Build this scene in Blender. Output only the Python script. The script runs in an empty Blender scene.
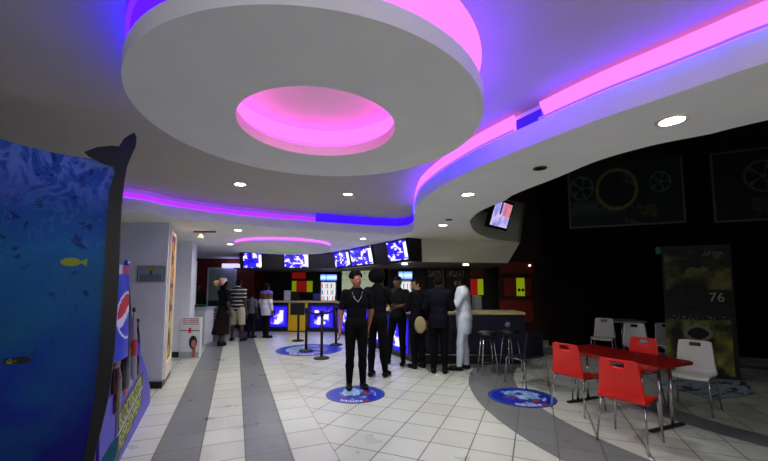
import bpy, math, random
import numpy as np
from mathutils import Vector, Matrix
random.seed(4); rng = np.random.RandomState(7)
SC = bpy.context.scene; COL = SC.collection
PI = math.pi

# ------------------------------------------------------------------ camera, world, exposure
F, PV, CH = 360.0, 256.0, 1.6            # focal length in px of a 768 px wide frame, row of the optical axis, eye height
PITCH = math.atan(29 / F)
cd = bpy.data.cameras.new('camera'); cam = bpy.data.objects.new('camera', cd); COL.objects.link(cam)
cd.sensor_width = 36; cd.lens = 36 * F / 768; cd.shift_y = (PV - 230.5) / 768; cd.clip_start = 0.05
cam.location = (0, 0, CH); cam.rotation_euler = (PI / 2 + PITCH, 0, 0); SC.camera = cam
w = bpy.data.worlds.new('world'); SC.world = w; w.use_nodes = True
w.node_tree.nodes['Background'].inputs[0].default_value = (0.8, 0.85, 1.0, 1)
w.node_tree.nodes['Background'].inputs[1].default_value = 0.10
SC.view_settings.view_transform = 'Standard'; SC.view_settings.look = 'None'
SC.view_settings.exposure = 0.16; SC.view_settings.gamma = 1.0
SPOT_W = 72.0        # one downlight
COVE_BLUE = 22.0      # blue rope light in the coves
COVE_PINK = .88

def area(name, loc, rot, sx, sy, power, col):
    l = bpy.data.lights.new(name, 'AREA'); l.shape = 'RECTANGLE'; l.size = sx; l.size_y = sy; l.energy = power; l.color = col
    o = bpy.data.objects.new(name, l); o.location = loc; o.rotation_euler = rot; COL.objects.link(o); return o
# unseen fill lamp added behind the viewer to brighten pillar, fascia and ceilings
area('viewer_fill_light', (0.9, -1.9, 2.2), (math.radians(74), 0, 0), 4.0, .8, 36, (1, .96, .88))
area('corridor_light', (-1.5, 10.3, 2.55), (0, 0, 0), 4.0, 1.2, 55, (1, .95, .85))
area('bar_light', (1.9, 9.3, 2.08), (0, 0, 0), 1.8, .5, 9, (1, .93, .75))

# ------------------------------------------------------------------ pixel -> place
def ray(u, v):
    a = (u - 384) / F; b = (PV - v) / F
    return (a, math.cos(PITCH) - math.sin(PITCH) * b, math.sin(PITCH) + math.cos(PITCH) * b)
def atz(u, v, z=0.0):
    r = ray(u, v); t = (z - CH) / r[2]; return (r[0] * t, r[1] * t)
def aty(u, v, y):
    r = ray(u, v); t = y / r[1]; return (r[0] * t, y, CH + r[2] * t)

# ------------------------------------------------------------------ materials
def lin(c):
    return tuple(((x / 255) / 12.92 if x / 255 <= .04045 else ((x / 255 + .055) / 1.055) ** 2.4) for x in c)
MC = {}
def mat(name, rgb, rough=.6, metal=0.0, emit=0.0, ecol=None, noise=0.0, nscale=8.0, spec=.5, coat=0.0):
    if name in MC: return MC[name]
    m = bpy.data.materials.new(name); m.use_nodes = True; nt = m.node_tree; b = nt.nodes['Principled BSDF']
    if name.startswith(('cloth_', 'hair_', 'shoe_')): spec = .12
    c = lin(rgb) + (1,)
    b.inputs['Base Color'].default_value = c; b.inputs['Roughness'].default_value = rough
    b.inputs['Metallic'].default_value = metal; b.inputs['Specular IOR Level'].default_value = spec
    b.inputs['Coat Weight'].default_value = coat
    if emit:
        b.inputs['Emission Color'].default_value = (lin(ecol) if ecol else c[:3]) + (1,)
        b.inputs['Emission Strength'].default_value = emit
    if noise:
        tc = nt.nodes.new('ShaderNodeTexCoord'); n = nt.nodes.new('ShaderNodeTexNoise'); n.inputs['Scale'].default_value = nscale
        n.inputs['Detail'].default_value = 5
        nt.links.new(tc.outputs['Object'], n.inputs['Vector'])
        r = nt.nodes.new('ShaderNodeValToRGB'); nt.links.new(n.outputs['Fac'], r.inputs['Fac'])
        r.color_ramp.elements[0].color = tuple(x * (1 - noise) for x in c[:3]) + (1,)
        r.color_ramp.elements[1].color = tuple(min(1, x * (1 + noise)) for x in c[:3]) + (1,)
        r.color_ramp.elements[0].position = .3; r.color_ramp.elements[1].position = .7
        nt.links.new(r.outputs['Color'], b.inputs['Base Color'])
    MC[name] = m; return m
def paintmat(name, rough=.5, emit=0.0, spec=.4):
    if name in MC: return MC[name]
    m = bpy.data.materials.new(name); m.use_nodes = True; nt = m.node_tree; b = nt.nodes['Principled BSDF']
    a = nt.nodes.new('ShaderNodeAttribute'); a.attribute_name = 'print'
    b.inputs['Roughness'].default_value = rough; b.inputs['Specular IOR Level'].default_value = spec
    if emit:
        b.inputs['Base Color'].default_value = (.01, .01, .01, 1)
        nt.links.new(a.outputs['Color'], b.inputs['Emission Color']); b.inputs['Emission Strength'].default_value = emit
    else:
        nt.links.new(a.outputs['Color'], b.inputs['Base Color'])
    MC[name] = m; return m

# ------------------------------------------------------------------ mesh builder
class MB:
    def __init__(s): s.v = []; s.f = []; s.mi = []; s.sm = []; s.cur = 0; s.smooth = False
    def add(s, vs, fs):
        n = len(s.v); s.v += [tuple(p) for p in vs]
        for f in fs: s.f.append([i + n for i in f]); s.mi.append(s.cur); s.sm.append(s.smooth)
        return s
    def mat(s, i): s.cur = i; return s
    def box(s, x0, x1, y0, y1, z0, z1, M=None):
        vs = [(x, y, z) for x in (x0, x1) for y in (y0, y1) for z in (z0, z1)]
        if M is not None: vs = [M @ Vector(p) for p in vs]
        return s.add(vs, [(0, 1, 3, 2), (4, 6, 7, 5), (0, 4, 5, 1), (2, 3, 7, 6), (0, 2, 6, 4), (1, 5, 7, 3)])
    def prism(s, poly, z0, z1, M=None):
        n = len(poly); vs = [(p[0], p[1], z0) for p in poly] + [(p[0], p[1], z1) for p in poly]
        if M is not None: vs = [M @ Vector(p) for p in vs]
        return s.add(vs, [tuple(range(n))[::-1], tuple(range(n, 2 * n))] + [(i, (i + 1) % n, (i + 1) % n + n, i + n) for i in range(n)])
    def tube(s, pts, r, n=10, caps=True):
        pts = [Vector(p) for p in pts]; rs = r if isinstance(r, (list, tuple)) else [r] * len(pts)
        t0 = (pts[1] - pts[0]).normalized(); up = Vector((0, 0, 1)) if abs(t0.z) < .9 else Vector((1, 0, 0))
        a = t0.cross(up).normalized(); vs = []
        for i, p in enumerate(pts):
            t = ((pts[min(i + 1, len(pts) - 1)] - p).normalized() + (p - pts[max(i - 1, 0)]).normalized()).normalized()
            a = (a - t * a.dot(t)).normalized(); b = t.cross(a)
            vs += [p + (a * math.cos(2 * PI * k / n) + b * math.sin(2 * PI * k / n)) * rs[i] for k in range(n)]
        fs = [(i * n + k, i * n + (k + 1) % n, (i + 1) * n + (k + 1) % n, (i + 1) * n + k) for i in range(len(pts) - 1) for k in range(n)]
        if caps: fs += [tuple(range(n))[::-1], tuple(range((len(pts) - 1) * n, len(pts) * n))]
        sm = s.smooth; s.smooth = True; s.add(vs, fs); s.smooth = sm; return s
    def lathe(s, prof, n=24, M=None, c=(0, 0)):
        vs = []; k = len(prof)
        for i in range(n):
            a = 2 * PI * i / n
            vs += [Vector((c[0] + r * math.cos(a), c[1] + r * math.sin(a), z)) for r, z in prof]
        if M is not None: vs = [M @ p for p in vs]
        fs = [(i * k + j, ((i + 1) % n) * k + j, ((i + 1) % n) * k + j + 1, i * k + j + 1) for i in range(n) for j in range(k - 1)]
        s.add(vs, fs)
        if prof[0][0] > 1e-6 and prof[0] != prof[-1]: s.add([vs[i * k] for i in range(n)], [tuple(range(n))[::-1]])
        if prof[-1][0] > 1e-6 and prof[0] != prof[-1]: s.add([vs[i * k + k - 1] for i in range(n)], [tuple(range(n))])
        return s
    def sheet(s, fn, nu, nv, th=0.0):
        P = [[Vector(fn(i / nu, j / nv)) for j in range(nv + 1)] for i in range(nu + 1)]
        vs = [p for r in P for p in r]; k = nv + 1
        fs = [(i * k + j, (i + 1) * k + j, (i + 1) * k + j + 1, i * k + j + 1) for i in range(nu) for j in range(nv)]
        s.add(vs, fs); return s
    def build(s, name, mats, parent=None, loc=(0, 0, 0), bevel=0, solid=0, sub=0):
        me = bpy.data.meshes.new(name); me.from_pydata([tuple(p) for p in s.v], [], s.f); me.update()
        for m in (mats if isinstance(mats, (list, tuple)) else [mats]): me.materials.append(m)
        me.polygons.foreach_set('material_index', s.mi); me.polygons.foreach_set('use_smooth', s.sm)
        o = bpy.data.objects.new(name, me); o.location = loc; COL.objects.link(o)
        if parent: o.parent = parent
        if solid: d = o.modifiers.new('s', 'SOLIDIFY'); d.thickness = solid; d.offset = 0
        if sub: d = o.modifiers.new('u', 'SUBSURF'); d.levels = d.render_levels = sub
        if bevel: d = o.modifiers.new('b', 'BEVEL'); d.width = bevel; d.segments = 2; d.limit_method = 'ANGLE'
        return o
def thing(name, label, cat, loc=(0, 0, 0), rz=0, group=None):
    o = bpy.data.objects.new(name, None); o.empty_display_size = .1; COL.objects.link(o); o.location = loc; o.rotation_euler = (0, 0, rz)
    return tag(o, label, cat, group)
def tag(o, label, cat, group=None):
    o['label'] = label; o['category'] = cat
    if group: o['group'] = group
    return o
def struct(o): o['kind'] = 'structure'; return o
def dup(root, loc, rz, label, group=None):
    r = root.copy(); COL.objects.link(r); r.location = loc; r.rotation_euler = (0, 0, rz); r['label'] = label
    if group: r['group'] = group
    for ch in list(root.children):
        c = ch.copy(); COL.objects.link(c); c.parent = r
        for g in ch.children: d = g.copy(); COL.objects.link(d); d.parent = c
    return r
def painted(name, fn, nu, nv, colfn, m, parent=None, keep=None, solid=0):
    """a printed sheet: fn(s,t) gives the place, colfn(s,t) the printed colour (sRGB 0-255)"""
    k = nv + 1
    S, T = np.meshgrid(np.linspace(0, 1, nu + 1), np.linspace(0, 1, nv + 1), indexing='ij')
    vs = [tuple(fn(a, b)) for a, b in zip(S.ravel(), T.ravel())]
    fs = []
    cen = []
    for i in range(nu):
        for j in range(nv):
            s_, t_ = (i + .5) / nu, (j + .5) / nv
            if keep and not keep(s_, t_): continue
            fs.append((i * k + j, (i + 1) * k + j, (i + 1) * k + j + 1, i * k + j + 1)); cen.append((s_, t_))
    me = bpy.data.meshes.new(name); me.from_pydata(vs, [], fs); me.update(); me.materials.append(m)
    ca = me.color_attributes.new('print', 'FLOAT_COLOR', 'CORNER')
    buf = np.ones((len(fs), 4, 4), dtype=np.float32)
    for q, (s_, t_) in enumerate(cen):
        buf[q, :, :3] = lin(tuple(max(0, min(255, x)) for x in colfn(s_, t_)))
    ca.data.foreach_set('color', buf.ravel())
    o = bpy.data.objects.new(name, me); COL.objects.link(o)
    if parent: o.parent = parent
    if solid: d = o.modifiers.new('s', 'SOLIDIFY'); d.thickness = solid; d.offset = 0
    return o
def vnoise(seed, n=24):
    g = np.random.RandomState(seed).rand(n, n)
    def f(x, y):
        x = x % (n - 1); y = y % (n - 1); i, j = int(x), int(y); a, b = x - i, y - j
        a = a * a * (3 - 2 * a); b = b * b * (3 - 2 * b); i1, j1 = (i + 1) % n, (j + 1) % n
        return (g[i, j] * (1 - a) + g[i1, j] * a) * (1 - b) + (g[i, j1] * (1 - a) + g[i1, j1] * a) * b
    return f
def fbm(f, x, y): return .5 * f(x, y) + .27 * f(2.1 * x + 3, 2.1 * y + 1) + .15 * f(4.3 * x, 4.3 * y + 5) + .08 * f(8.7 * x, 8.7 * y)
def mix(a, b, t): t = max(0, min(1, t)); return tuple(p + (q - p) * t for p, q in zip(a, b))
def textobj(name, body, size, m, M, parent=None, extrude=.002, sx=1.0, align='CENTER'):
    c = bpy.data.curves.new(name, 'FONT'); c.body = body; c.size = size; c.extrude = extrude; c.align_x = align; c.align_y = 'CENTER'; c.resolution_u = 3
    t = bpy.data.objects.new(name, c); COL.objects.link(t)
    dg = bpy.context.evaluated_depsgraph_get(); dg.update()
    me = bpy.data.meshes.new_from_object(t.evaluated_get(dg)); bpy.data.objects.remove(t)
    me.transform(M @ Matrix.Diagonal((sx, 1, 1, 1))); me.materials.clear(); me.materials.append(m)
    o = bpy.data.objects.new(name, me); COL.objects.link(o)
    if parent: o.parent = parent
    return o
def frame(origin, xdir, ydir):
    x = Vector(xdir).normalized(); y = Vector(ydir); y = (y - x * y.dot(x)).normalized(); z = x.cross(y)
    return Matrix(((x.x, y.x, z.x, origin[0]), (x.y, y.y, z.y, origin[1]), (x.z, y.z, z.z, origin[2]), (0, 0, 0, 1)))

# ------------------------------------------------------------------ structure: floor
D1 = (-.380, .925); N1 = (.925, .380)
def floor_material():
    m = bpy.data.materials.new('tiled_floor'); m.use_nodes = True; nt = m.node_tree; N = nt.nodes; L = nt.links; b = N['Principled BSDF']
    geo = N.new('ShaderNodeNewGeometry'); sep = N.new('ShaderNodeSeparateXYZ'); L.new(geo.outputs['Position'], sep.inputs[0])
    def mth(op, a, b_=None, c=None):
        n = N.new('ShaderNodeMath'); n.operation = op
        for i, x in enumerate((a, b_, c)):
            if x is None: continue
            if isinstance(x, (int, float)): n.inputs[i].default_value = x
            else: L.new(x, n.inputs[i])
        return n.outputs[0]
    X, Y = sep.outputs[0], sep.outputs[1]
    def dot(ax, ay): return mth('ADD', mth('MULTIPLY', X, ax), mth('MULTIPLY', Y, ay))
    def joint(coord, off, pitch=.4, wd=.006):     # 1 on a joint
        q = mth('FRACT', mth('DIVIDE', mth('SUBTRACT', coord, off), pitch))
        dd = mth('MINIMUM', q, mth('SUBTRACT', 1.0, q)); return mth('LESS_THAN', dd, wd / pitch)
    def cell(coord, off, pitch=.4): return mth('FLOOR', mth('DIVIDE', mth('SUBTRACT', coord, off), pitch))
    s1 = dot(*N1); t1 = dot(*D1)
    d2 = (.387, .922); n2 = (.922, -.387); s2 = dot(*n2); t2 = dot(*d2)
    region1 = mth('LESS_THAN', s1, .935)
    j1 = mth('MAXIMUM', joint(s1, .135), joint(t1, .13)); j2 = mth('MAXIMUM', joint(s2, -.645), joint(t2, .1))
    jj = mth('ADD', mth('MULTIPLY', j1, region1), mth('MULTIPLY', j2, mth('SUBTRACT', 1.0, region1)))
    # ring band
    rx = mth('SUBTRACT', X, 5.95); ry = mth('SUBTRACT', Y, 5.15)
    rr = mth('SQRT', mth('ADD', mth('MULTIPLY', rx, rx), mth('MULTIPLY', ry, ry)))
    def between(v, a, c): return mth('MULTIPLY', mth('GREATER_THAN', v, a), mth('LESS_THAN', v, c))
    ring = between(rr, 3.90, 4.64); ring2 = between(rr, 2.2, 2.6)
    st = mth('ADD', between(s1, -.66, -.27), between(s1, .14, .55))
    grey = mth('MINIMUM', mth('ADD', mth('ADD', st, ring), ring2), 1.0)
    edge = mth('LESS_THAN', mth('ABSOLUTE', mth('SUBTRACT', rr, 4.64)), .006)
    jj = mth('MAXIMUM', jj, edge)
    # per-tile tone
    cx = N.new('ShaderNodeCombineXYZ')
    L.new(mth('ADD', mth('MULTIPLY', cell(s1, .135), region1), mth('MULTIPLY', cell(s2, -.645), mth('SUBTRACT', 1.0, region1))), cx.inputs[0])
    L.new(mth('ADD', mth('MULTIPLY', cell(t1, .13), region1), mth('MULTIPLY', cell(t2, .1), mth('SUBTRACT', 1.0, region1))), cx.inputs[1])
    wn = N.new('ShaderNodeTexWhiteNoise'); wn.noise_dimensions = '2D'; L.new(cx.outputs[0], wn.inputs['Vector'])
    no = N.new('ShaderNodeTexNoise'); no.inputs['Scale'].default_value = 2.2; no.inputs['Detail'].default_value = 6; L.new(geo.outputs['Position'], no.inputs['Vector'])
    tone = mth('ADD', mth('MULTIPLY', wn.outputs['Value'], .10), mth('ADD', mth('MULTIPLY', no.outputs['Fac'], .25), .83))
    def mixc(f, a, c):
        n = N.new('ShaderNodeMix'); n.data_type = 'RGBA'; L.new(f, n.inputs[0])
        for i, x in ((6, a), (7, c)):
            if isinstance(x, tuple): n.inputs[i].default_value = x
            else: L.new(x, n.inputs[i])
        return n.outputs[2]
    c = mixc(grey, lin((200, 206, 197)) + (1,), lin((120, 125, 127)) + (1,))
    vm = N.new('ShaderNodeVectorMath'); vm.operation = 'SCALE'; L.new(c, vm.inputs[0]); L.new(tone, vm.inputs['Scale'])
    c = mixc(jj, vm.outputs[0], lin((98, 94, 86)) + (1,))
    L.new(c, b.inputs['Base Color']); b.inputs['Specular IOR Level'].default_value = .5
    L.new(mth('ADD', mth('MULTIPLY', no.outputs['Fac'], .22), .20), b.inputs['Roughness'])
    return m
struct(MB().box(-9, 10, -2.5, 16, -.1, 0).build('floor', floor_material()))

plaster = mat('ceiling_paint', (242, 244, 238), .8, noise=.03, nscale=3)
raisedp = mat('raised_ceiling_dimmed_paint', (192, 188, 168), .8, noise=.03, nscale=3)  # beige, with the dimmer light on the raised ceiling put into the colour
wallp = mat('white_wall_paint', (222, 226, 232), .7, noise=.04, nscale=3)
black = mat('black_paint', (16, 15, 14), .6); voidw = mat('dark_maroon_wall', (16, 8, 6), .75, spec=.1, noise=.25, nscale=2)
redw = mat('red_wall_paint', (110, 24, 14), .6, noise=.1)

# ------------------------------------------------------------------ structure: ceilings
ZS, ZU = 2.6, 2.92
Cpx = [(120, 209), (180, 218), (250, 225.5), (330, 231), (385, 234), (406, 233.5), (414, 229), (414, 219), (416.5, 209), (422, 200), (440, 187), (462, 175), (484, 164.5), (540, 142), (600, 119), (662, 98), (715, 80), (768, 62)]
Cw = [atz(u, v, ZS) for u, v in Cpx]
def smooth_path(P, n=6):
    out = []
    for i in range(len(P) - 1):
        p0 = P[max(i - 1, 0)]; p1 = P[i]; p2 = P[i + 1]; p3 = P[min(i + 2, len(P) - 1)]
        for k in range(n):
            t = k / n
            out.append(tuple(.5 * ((2 * p1[a]) + (-p0[a] + p2[a]) * t + (2 * p0[a] - 5 * p1[a] + 4 * p2[a] - p3[a]) * t * t + (-p0[a] + 3 * p1[a] - 3 * p2[a] + p3[a]) * t ** 3) for a in range(2)))
    out.append(P[-1]); return out
C = smooth_path([(-7.5, 3.2), (-5.2, 4.1)] + Cw + [(2.15, 1.1), (2.9, .55), (3.8, -.4), (4.4, -2.5)], 5)
def offset(P, d):   # to the right-hand... outward side (+ = away from the opening)
    out = []
    for i, p in enumerate(P):
        a = P[max(i - 1, 0)]; b = P[min(i + 1, len(P) - 1)]; tx, ty = b[0] - a[0], b[1] - a[1]; l = math.hypot(tx, ty) or 1
        out.append((p[0] - ty / l * d, p[1] + tx / l * d))
    return out
def strip(P, za, zb, mb): 
    vs = [(x, y, za) for x, y in P] + [(x, y, zb) for x, y in P]; n = len(P)
    mb.smooth = True; mb.add(vs, [(i, i + 1, n + i + 1, n + i) for i in range(n - 1)]); mb.smooth = False; return mb
Epx = [(768, 120), (710, 134), (654, 145), (600, 160), (567, 173.5), (551, 180), (530, 188), (512, 195.6), (504, 201), (490, 206.5), (478, 212.5), (471, 219), (470, 223), (475.5, 232), (491, 238.6), (520, 242.5)]
E_ = smooth_path([(4.6, -.3), (3.4, 1.0)] + [atz(u, v, ZS) for u, v in Epx], 4)
E_ = [(4.9, -2.5)] + E_
outer = E_ + [(3.3, 15.2), (-8.5, 15.2), (-8.5, 3.2)]
Cl = offset(C, 0)
poly = Cl + outer
LIP = .16
mb = MB()
mb.add([(x, y, ZS) for x, y in poly], [tuple(range(len(poly)))[::-1]])
strip(C, ZS, ZS + LIP, mb)
strip(E_[1:], ZS, ZS + .25, mb)
Cn = offset(C, .09)
# ledge on top of the lip, then the set-back neck up to the raised ceiling
n = len(C); mb.smooth = False
mb.add([(x, y, ZS + LIP) for x, y in C] + [(x, y, ZS + LIP) for x, y in Cn], [(i, i + 1, n + i + 1, n + i) for i in range(n - 1)])
strip(Cn, ZS + LIP, ZU, mb)
struct(mb.build('ceiling', plaster))
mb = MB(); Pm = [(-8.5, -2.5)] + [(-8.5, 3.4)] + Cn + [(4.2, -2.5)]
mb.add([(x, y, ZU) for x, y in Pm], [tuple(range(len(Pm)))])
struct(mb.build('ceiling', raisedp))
# tall dark ceiling over the seating area
struct(MB().box(1.0, 11, -2.5, 13, 4.7, 4.8).build('ceiling', black))

pink = mat('pink_led_diffuser', (255, 120, 235), .5, emit=COVE_PINK, ecol=(255, 130, 240))
blueled = mat('blue_led_rope', (60, 30, 255), .5, emit=COVE_BLUE, ecol=(30, 16, 255)); dimled = mat('dim_violet_rope', (60, 30, 255), .5, emit=3.0, ecol=(120, 40, 255))
violet = mat('violet_led_diffuser', (140, 40, 255), .5, emit=1.0, ecol=(168, 50, 255))
def cove_light(P, z0, z1, label, name='led_strip', closed=False, m=None, blue=True, sgn=1, br=.008, rope=None):
    t = thing(name, label, 'led light', (P[0][0], P[0][1], z0))
    o = Vector((P[0][0], P[0][1], z0))
    Q = offset(P, .075 * sgn)
    if closed: Q = Q[:-1] + [Q[0]]
    mb = MB(); mb.smooth = True; T = offset(P, .004); k = len(Q)      # the diffuser leans out over the ledge and looks down
    mb.add([(x, y, z0 + .015) for x, y in Q] + [(x, y, z1) for x, y in T], [(i, i + 1, k + i + 1, k + i) for i in range(k - 1)]); mb.v = [tuple(Vector(p) - o) for p in mb.v]
    mb.build('diffuser', m or pink, t)
    if blue:
        R = offset(P, -.006)
        if closed: R = R[:-1] + [R[0]]
        mb = MB().tube([(x - o.x, y - o.y, .008) for x, y in R], br, 6); mb.build('rope_light', rope or blueled, t)
    return t
iC = [min(range(len(C)), key=lambda i: math.hypot(C[i][0] - q[0], C[i][1] - q[1])) for q in (Cw[0], Cw[5], Cw[7], atz(514, 152.5, ZS), atz(537, 143.5, ZS))]
bluedif = mat('blue_led_diffuser', (40, 10, 255), .5, emit=1.0, ecol=(60, 8, 255))
nearest = lambda q: min(range(len(C)), key=lambda i: math.hypot(C[i][0] - q[0], C[i][1] - q[1]))
iA, iB = nearest(atz(318, 230.3, ZS)), nearest(atz(413, 231, ZS))
cove_light(C[:iA + 1], ZS + LIP, ZS + LIP + .075, 'violet light strip along the far ceiling lip over the white pillar', m=violet, br=.006, rope=dimled)
cove_light(C[iA:iB + 1], ZS + LIP, ZS + LIP + .155, 'deep blue light strip at the right end of the far ceiling lip', m=bluedif, br=.006, rope=bluedif)
cove_light(C[iC[2] - 2:iC[3] + 1], ZS + LIP, ZS + LIP + .13, 'short pink curved light strip between the round drum and the bare mounting clip')
cove_light(C[iC[4]:], ZS + LIP, ZS + LIP + .13, 'long pink light strip along the right-hand ceiling ribbon beyond the mounting clip')
# the unlit clip in the gap
ca, cb = C[iC[3]], C[iC[4]]
mb = MB(); cs = [ca + (cb[0] - ca[0],) for ca in []] or C[iC[3]:iC[4] + 1]; Q = offset(cs, .025); Q2 = offset(cs, .05); Q[0] = Q[0] if len(Q) < 3 else Q[0]
mb.prism(Q + Q2[::-1], 0, .09)
tag(mb.build('mounting_clip', mat('violet_plastic', (95, 60, 190), .4), loc=(0, 0, ZS + LIP + .001)), 'small violet mounting clip in the gap of the pink ceiling light strip', 'clip')

def drum(cx, cy, r, hole, zb, zt, lip, label, green=False):
    t = thing('ceiling_drum', label, 'ceiling feature', (cx, cy, zb))
    mb = MB(); mb.smooth = False; N = 96
    ring = lambda rad, z: [(rad * math.cos(2 * PI * i / N), rad * math.sin(2 * PI * i / N), z) for i in range(N)]
    def band(a, b, sm=True):
        mb.smooth = sm; mb.add(a + b, [(i, (i + 1) % N, N + (i + 1) % N, N + i) for i in range(N)])
    h = zt - zb
    band(ring(hole, 0), ring(r, 0), False); band(ring(r, 0), ring(r, lip)); band(ring(r, lip), ring(r - .10, lip), False); band(ring(r - .10, lip), ring(r - .10, h))
    band(ring(hole, 0), ring(hole, lip * .8)); band(ring(hole, lip * .8), ring(hole + .08, lip * .8), False); band(ring(hole + .08, lip * .8), ring(hole + .08, h))
    mb.build('drum_shell', plaster, t)
    hz = h if not green else h * .6
    mb2 = MB(); mb2.add(ring(hole + .08, h - .004 if green else lip * .8 + .16), [tuple(range(N))]); mb2.build('recess_panel', mat('green_tinted_panel', (120, 200, 60), .6, emit=.5, ecol=(140, 190, 60)) if green else plaster, t)
    def tor(rad, z, rr, name, m):
        mb3 = MB(); prof = [(rad + rr * math.cos(a), z + rr * math.sin(a)) for a in [2 * PI * k / 6 for k in range(7)]]
        mb3.smooth = True; mb3.lathe(prof, 96); mb3.build(name, m, t)
    def cyl(rad, z0, z1, name, m):
        mb3 = MB(); mb3.smooth = True; a = ring(rad, z0); b = ring(r - .004 if name == 'outer_light' else rad, z1); mb3.add(a + b, [(i, (i + 1) % N, N + (i + 1) % N, N + i) for i in range(N)]); mb3.build(name, m, t)
    top = h - .005
    if green: cyl(r - .085, lip + .01, lip + .05, 'outer_light', pink)
    else:
        for nm, m_, a0, a1 in (('pink_outer_light', pink, -88, 22), ('blue_outer_light', mat('violet_blue_diffuser', (60, 10, 255), .5, emit=1.3, ecol=(84, 14, 255)), 22, 272)):
            mb3 = MB(); mb3.smooth = True; K = int(abs(a1 - a0) / 4); A_ = [math.radians(a0 + (a1 - a0) * i / K) for i in range(K + 1)]
            mb3.add([((r - .085) * math.cos(q), (r - .085) * math.sin(q), lip + .01) for q in A_] + [((r - .004) * math.cos(q), (r - .004) * math.sin(q), top) for q in A_], [(i, i + 1, K + 2 + i, K + 1 + i) for i in range(K)]); mb3.build(nm, m_, t)
    if green: tor(r - .035, lip + .012, .006, 'outer_rope_light', dimled)
    else:
        for a0, a1, rr_, z_ in ((-90, 24, r - .03, lip + .012), (24, 270, r - .012, h - .075)):
            MB().tube([(rr_ * math.cos(math.radians(a0 + (a1 - a0) * i / 60)), rr_ * math.sin(math.radians(a0 + (a1 - a0) * i / 60)), z_) for i in range(61)], .010, 6).build('outer_rope_light', blueled if a0 < 0 else mat('blue_rope_far', (60, 30, 255), .5, emit=12, ecol=(34, 6, 255)), t)
    if not green:
        cyl(hole + .065, lip * .8 + .01, lip * .8 + .155, 'inner_light', pink)
        tor(hole + .03, lip * .8 + .02, .008, 'inner_rope_light', mat('magenta_rope', (255, 60, 230), .5, emit=4, ecol=(255, 60, 225)))
    return t
drum(-.42, 2.23, 1.02, .49, ZS, ZU, .09, 'large round white ceiling drum with a glowing pink centre recess')
drum(-2.40, 8.6, 1.1, .42, 2.42, ZS, .12, 'small far ceiling drum with green centre above the snack counter', green=True)

# downlights
def downlight(u, v, z, label, watt=SPOT_W, on=True, r=.075, col=(1, .96, .9)):
    x, y = atz(u, v, z)
    t = thing('downlight', label, 'ceiling light', (x, y, z), group='round recessed ceiling downlights')
    prof = [(r * .82, .0), (r * .86, -.010), (r * 1.12, -.008), (r * 1.15, -.001)]
    mb = MB(); mb.smooth = True; mb.lathe(prof + [prof[0]], 24); mb.build('trim_ring', mat('white_trim', (225, 222, 212), .5) if on else mat('grey_trim', (60, 58, 55), .5), t)
    mb = MB(); mb.lathe([(0, -.004), (r * .82, -.004)], 24); mb.build('lens', mat('lamp_lens', (255, 250, 240), .5, emit=14, ecol=(255, 250, 238)) if on else black, t)
    if on and watt:
        l = bpy.data.lights.new('bulb', 'SPOT'); l.energy = watt; l.spot_size = math.radians(168); l.spot_blend = .9; l.shadow_soft_size = .07; l.color = col
        o = bpy.data.objects.new('bulb', l); COL.objects.link(o); o.parent = t; o.location = (0, 0, -.02)
downlight(240, 184, ZU, 'lit downlight in the raised ceiling left of centre below the large drum')
downlight(348, 194, ZU, 'lit downlight in the raised ceiling nearest to the front man')
downlight(468, 194, ZS, 'lit downlight in the curved soffit left of the tilted television')
downlight(672, 120, ZS, 'lit downlight at the right end of the ceiling ribbon, the largest one')
downlight(443, 225, ZS, 'small lit downlight above the beige bar fascia')
downlight(238, 230, ZS, 'lit downlight left of the small far drum')
downlight(230, 244, ZS, 'tiny lit downlight farthest back over the corridor', watt=25)
downlight(363, 238.6, ZS, 'lit downlight just above the row of menu screens')
downlight(540, 168, ZS, 'unlit dark downlight between the two lit ones of the right-hand ribbon', on=False, r=.05)
downlight(449, 219.5, ZS, 'unlit small dark downlight beside the lit one above the bar fascia', on=False, r=.05)

# ------------------------------------------------------------------ structure: walls
skirt = mat('black_skirting', (20, 20, 20), .4)
# front pillar with its mosaic side
P0 = (-3.47, 5.76)
mb = MB(); mb.prism([(-5.4, 5.76), P0, (-3.88, 6.65), (-5.4, 6.65)], .0, ZS)
struct(mb.build('wall_left', wallp))
mb = MB(); mb.prism([(-9, 5.76), (-5.4, 5.76), (-5.4, 8.6), (-9, 8.6)], 0, ZS); struct(mb.build('wall_left', wallp))
mb = MB(); mb.prism([(-5.42, 5.72), (P0[0] + .03, 5.72), (-3.85, 6.64), (-3.88, 6.67), (-5.42, 6.67)], 0, .1); struct(mb.build('baseboard_left', skirt))
mb = MB(); mb.prism([(-5.6, 8.15), (-4.36, 8.15), (-4.75, 9.1), (-5.6, 9.1)], 0, ZS); struct(mb.build('wall_left', wallp))
mb = MB(); mb.prism([(-5.6, 8.12), (-4.33, 8.12), (-4.72, 9.1), (-5.6, 9.12)], 0, .12); struct(mb.build('baseboard_left', skirt))
struct(MB().box(-9, -8.8, -2.5, 15, 0, 3).build('wall_left', wallp))
# back walls
struct(MB().box(-9, -.6, -2.6, -2.5, 0, 3).build('wall_light_block', wallp))  # unseen wall added behind the viewer to keep ambient light off the left
struct(MB().box(-9, -5.0, 13.6, 13.8, 0, ZS).build('wall_back', redw))
struct(MB().box(-5.0, -4.9, 13.6, 15.2, 0, ZS).build('wall_back', redw))
struct(MB().box(-5.0, -1.0, 15.0, 15.2, 0, ZS).build('wall_back', black))
mb = MB(); mb.prism([(-1.1, 15.0), (.0, 11.6), (.12, 11.6), (-1.0, 15.2)], 0, ZS); struct(mb.build('wall_back', black))
struct(MB().box(0, 3.9, 11.6, 11.75, 0, ZS).build('wall_back', black))
struct(MB().box(3.4, 6.4, 10.6, 10.75, 0, 4.75).build('wall_back', mat('near_black_red', (42, 12, 9), .7)))
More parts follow.
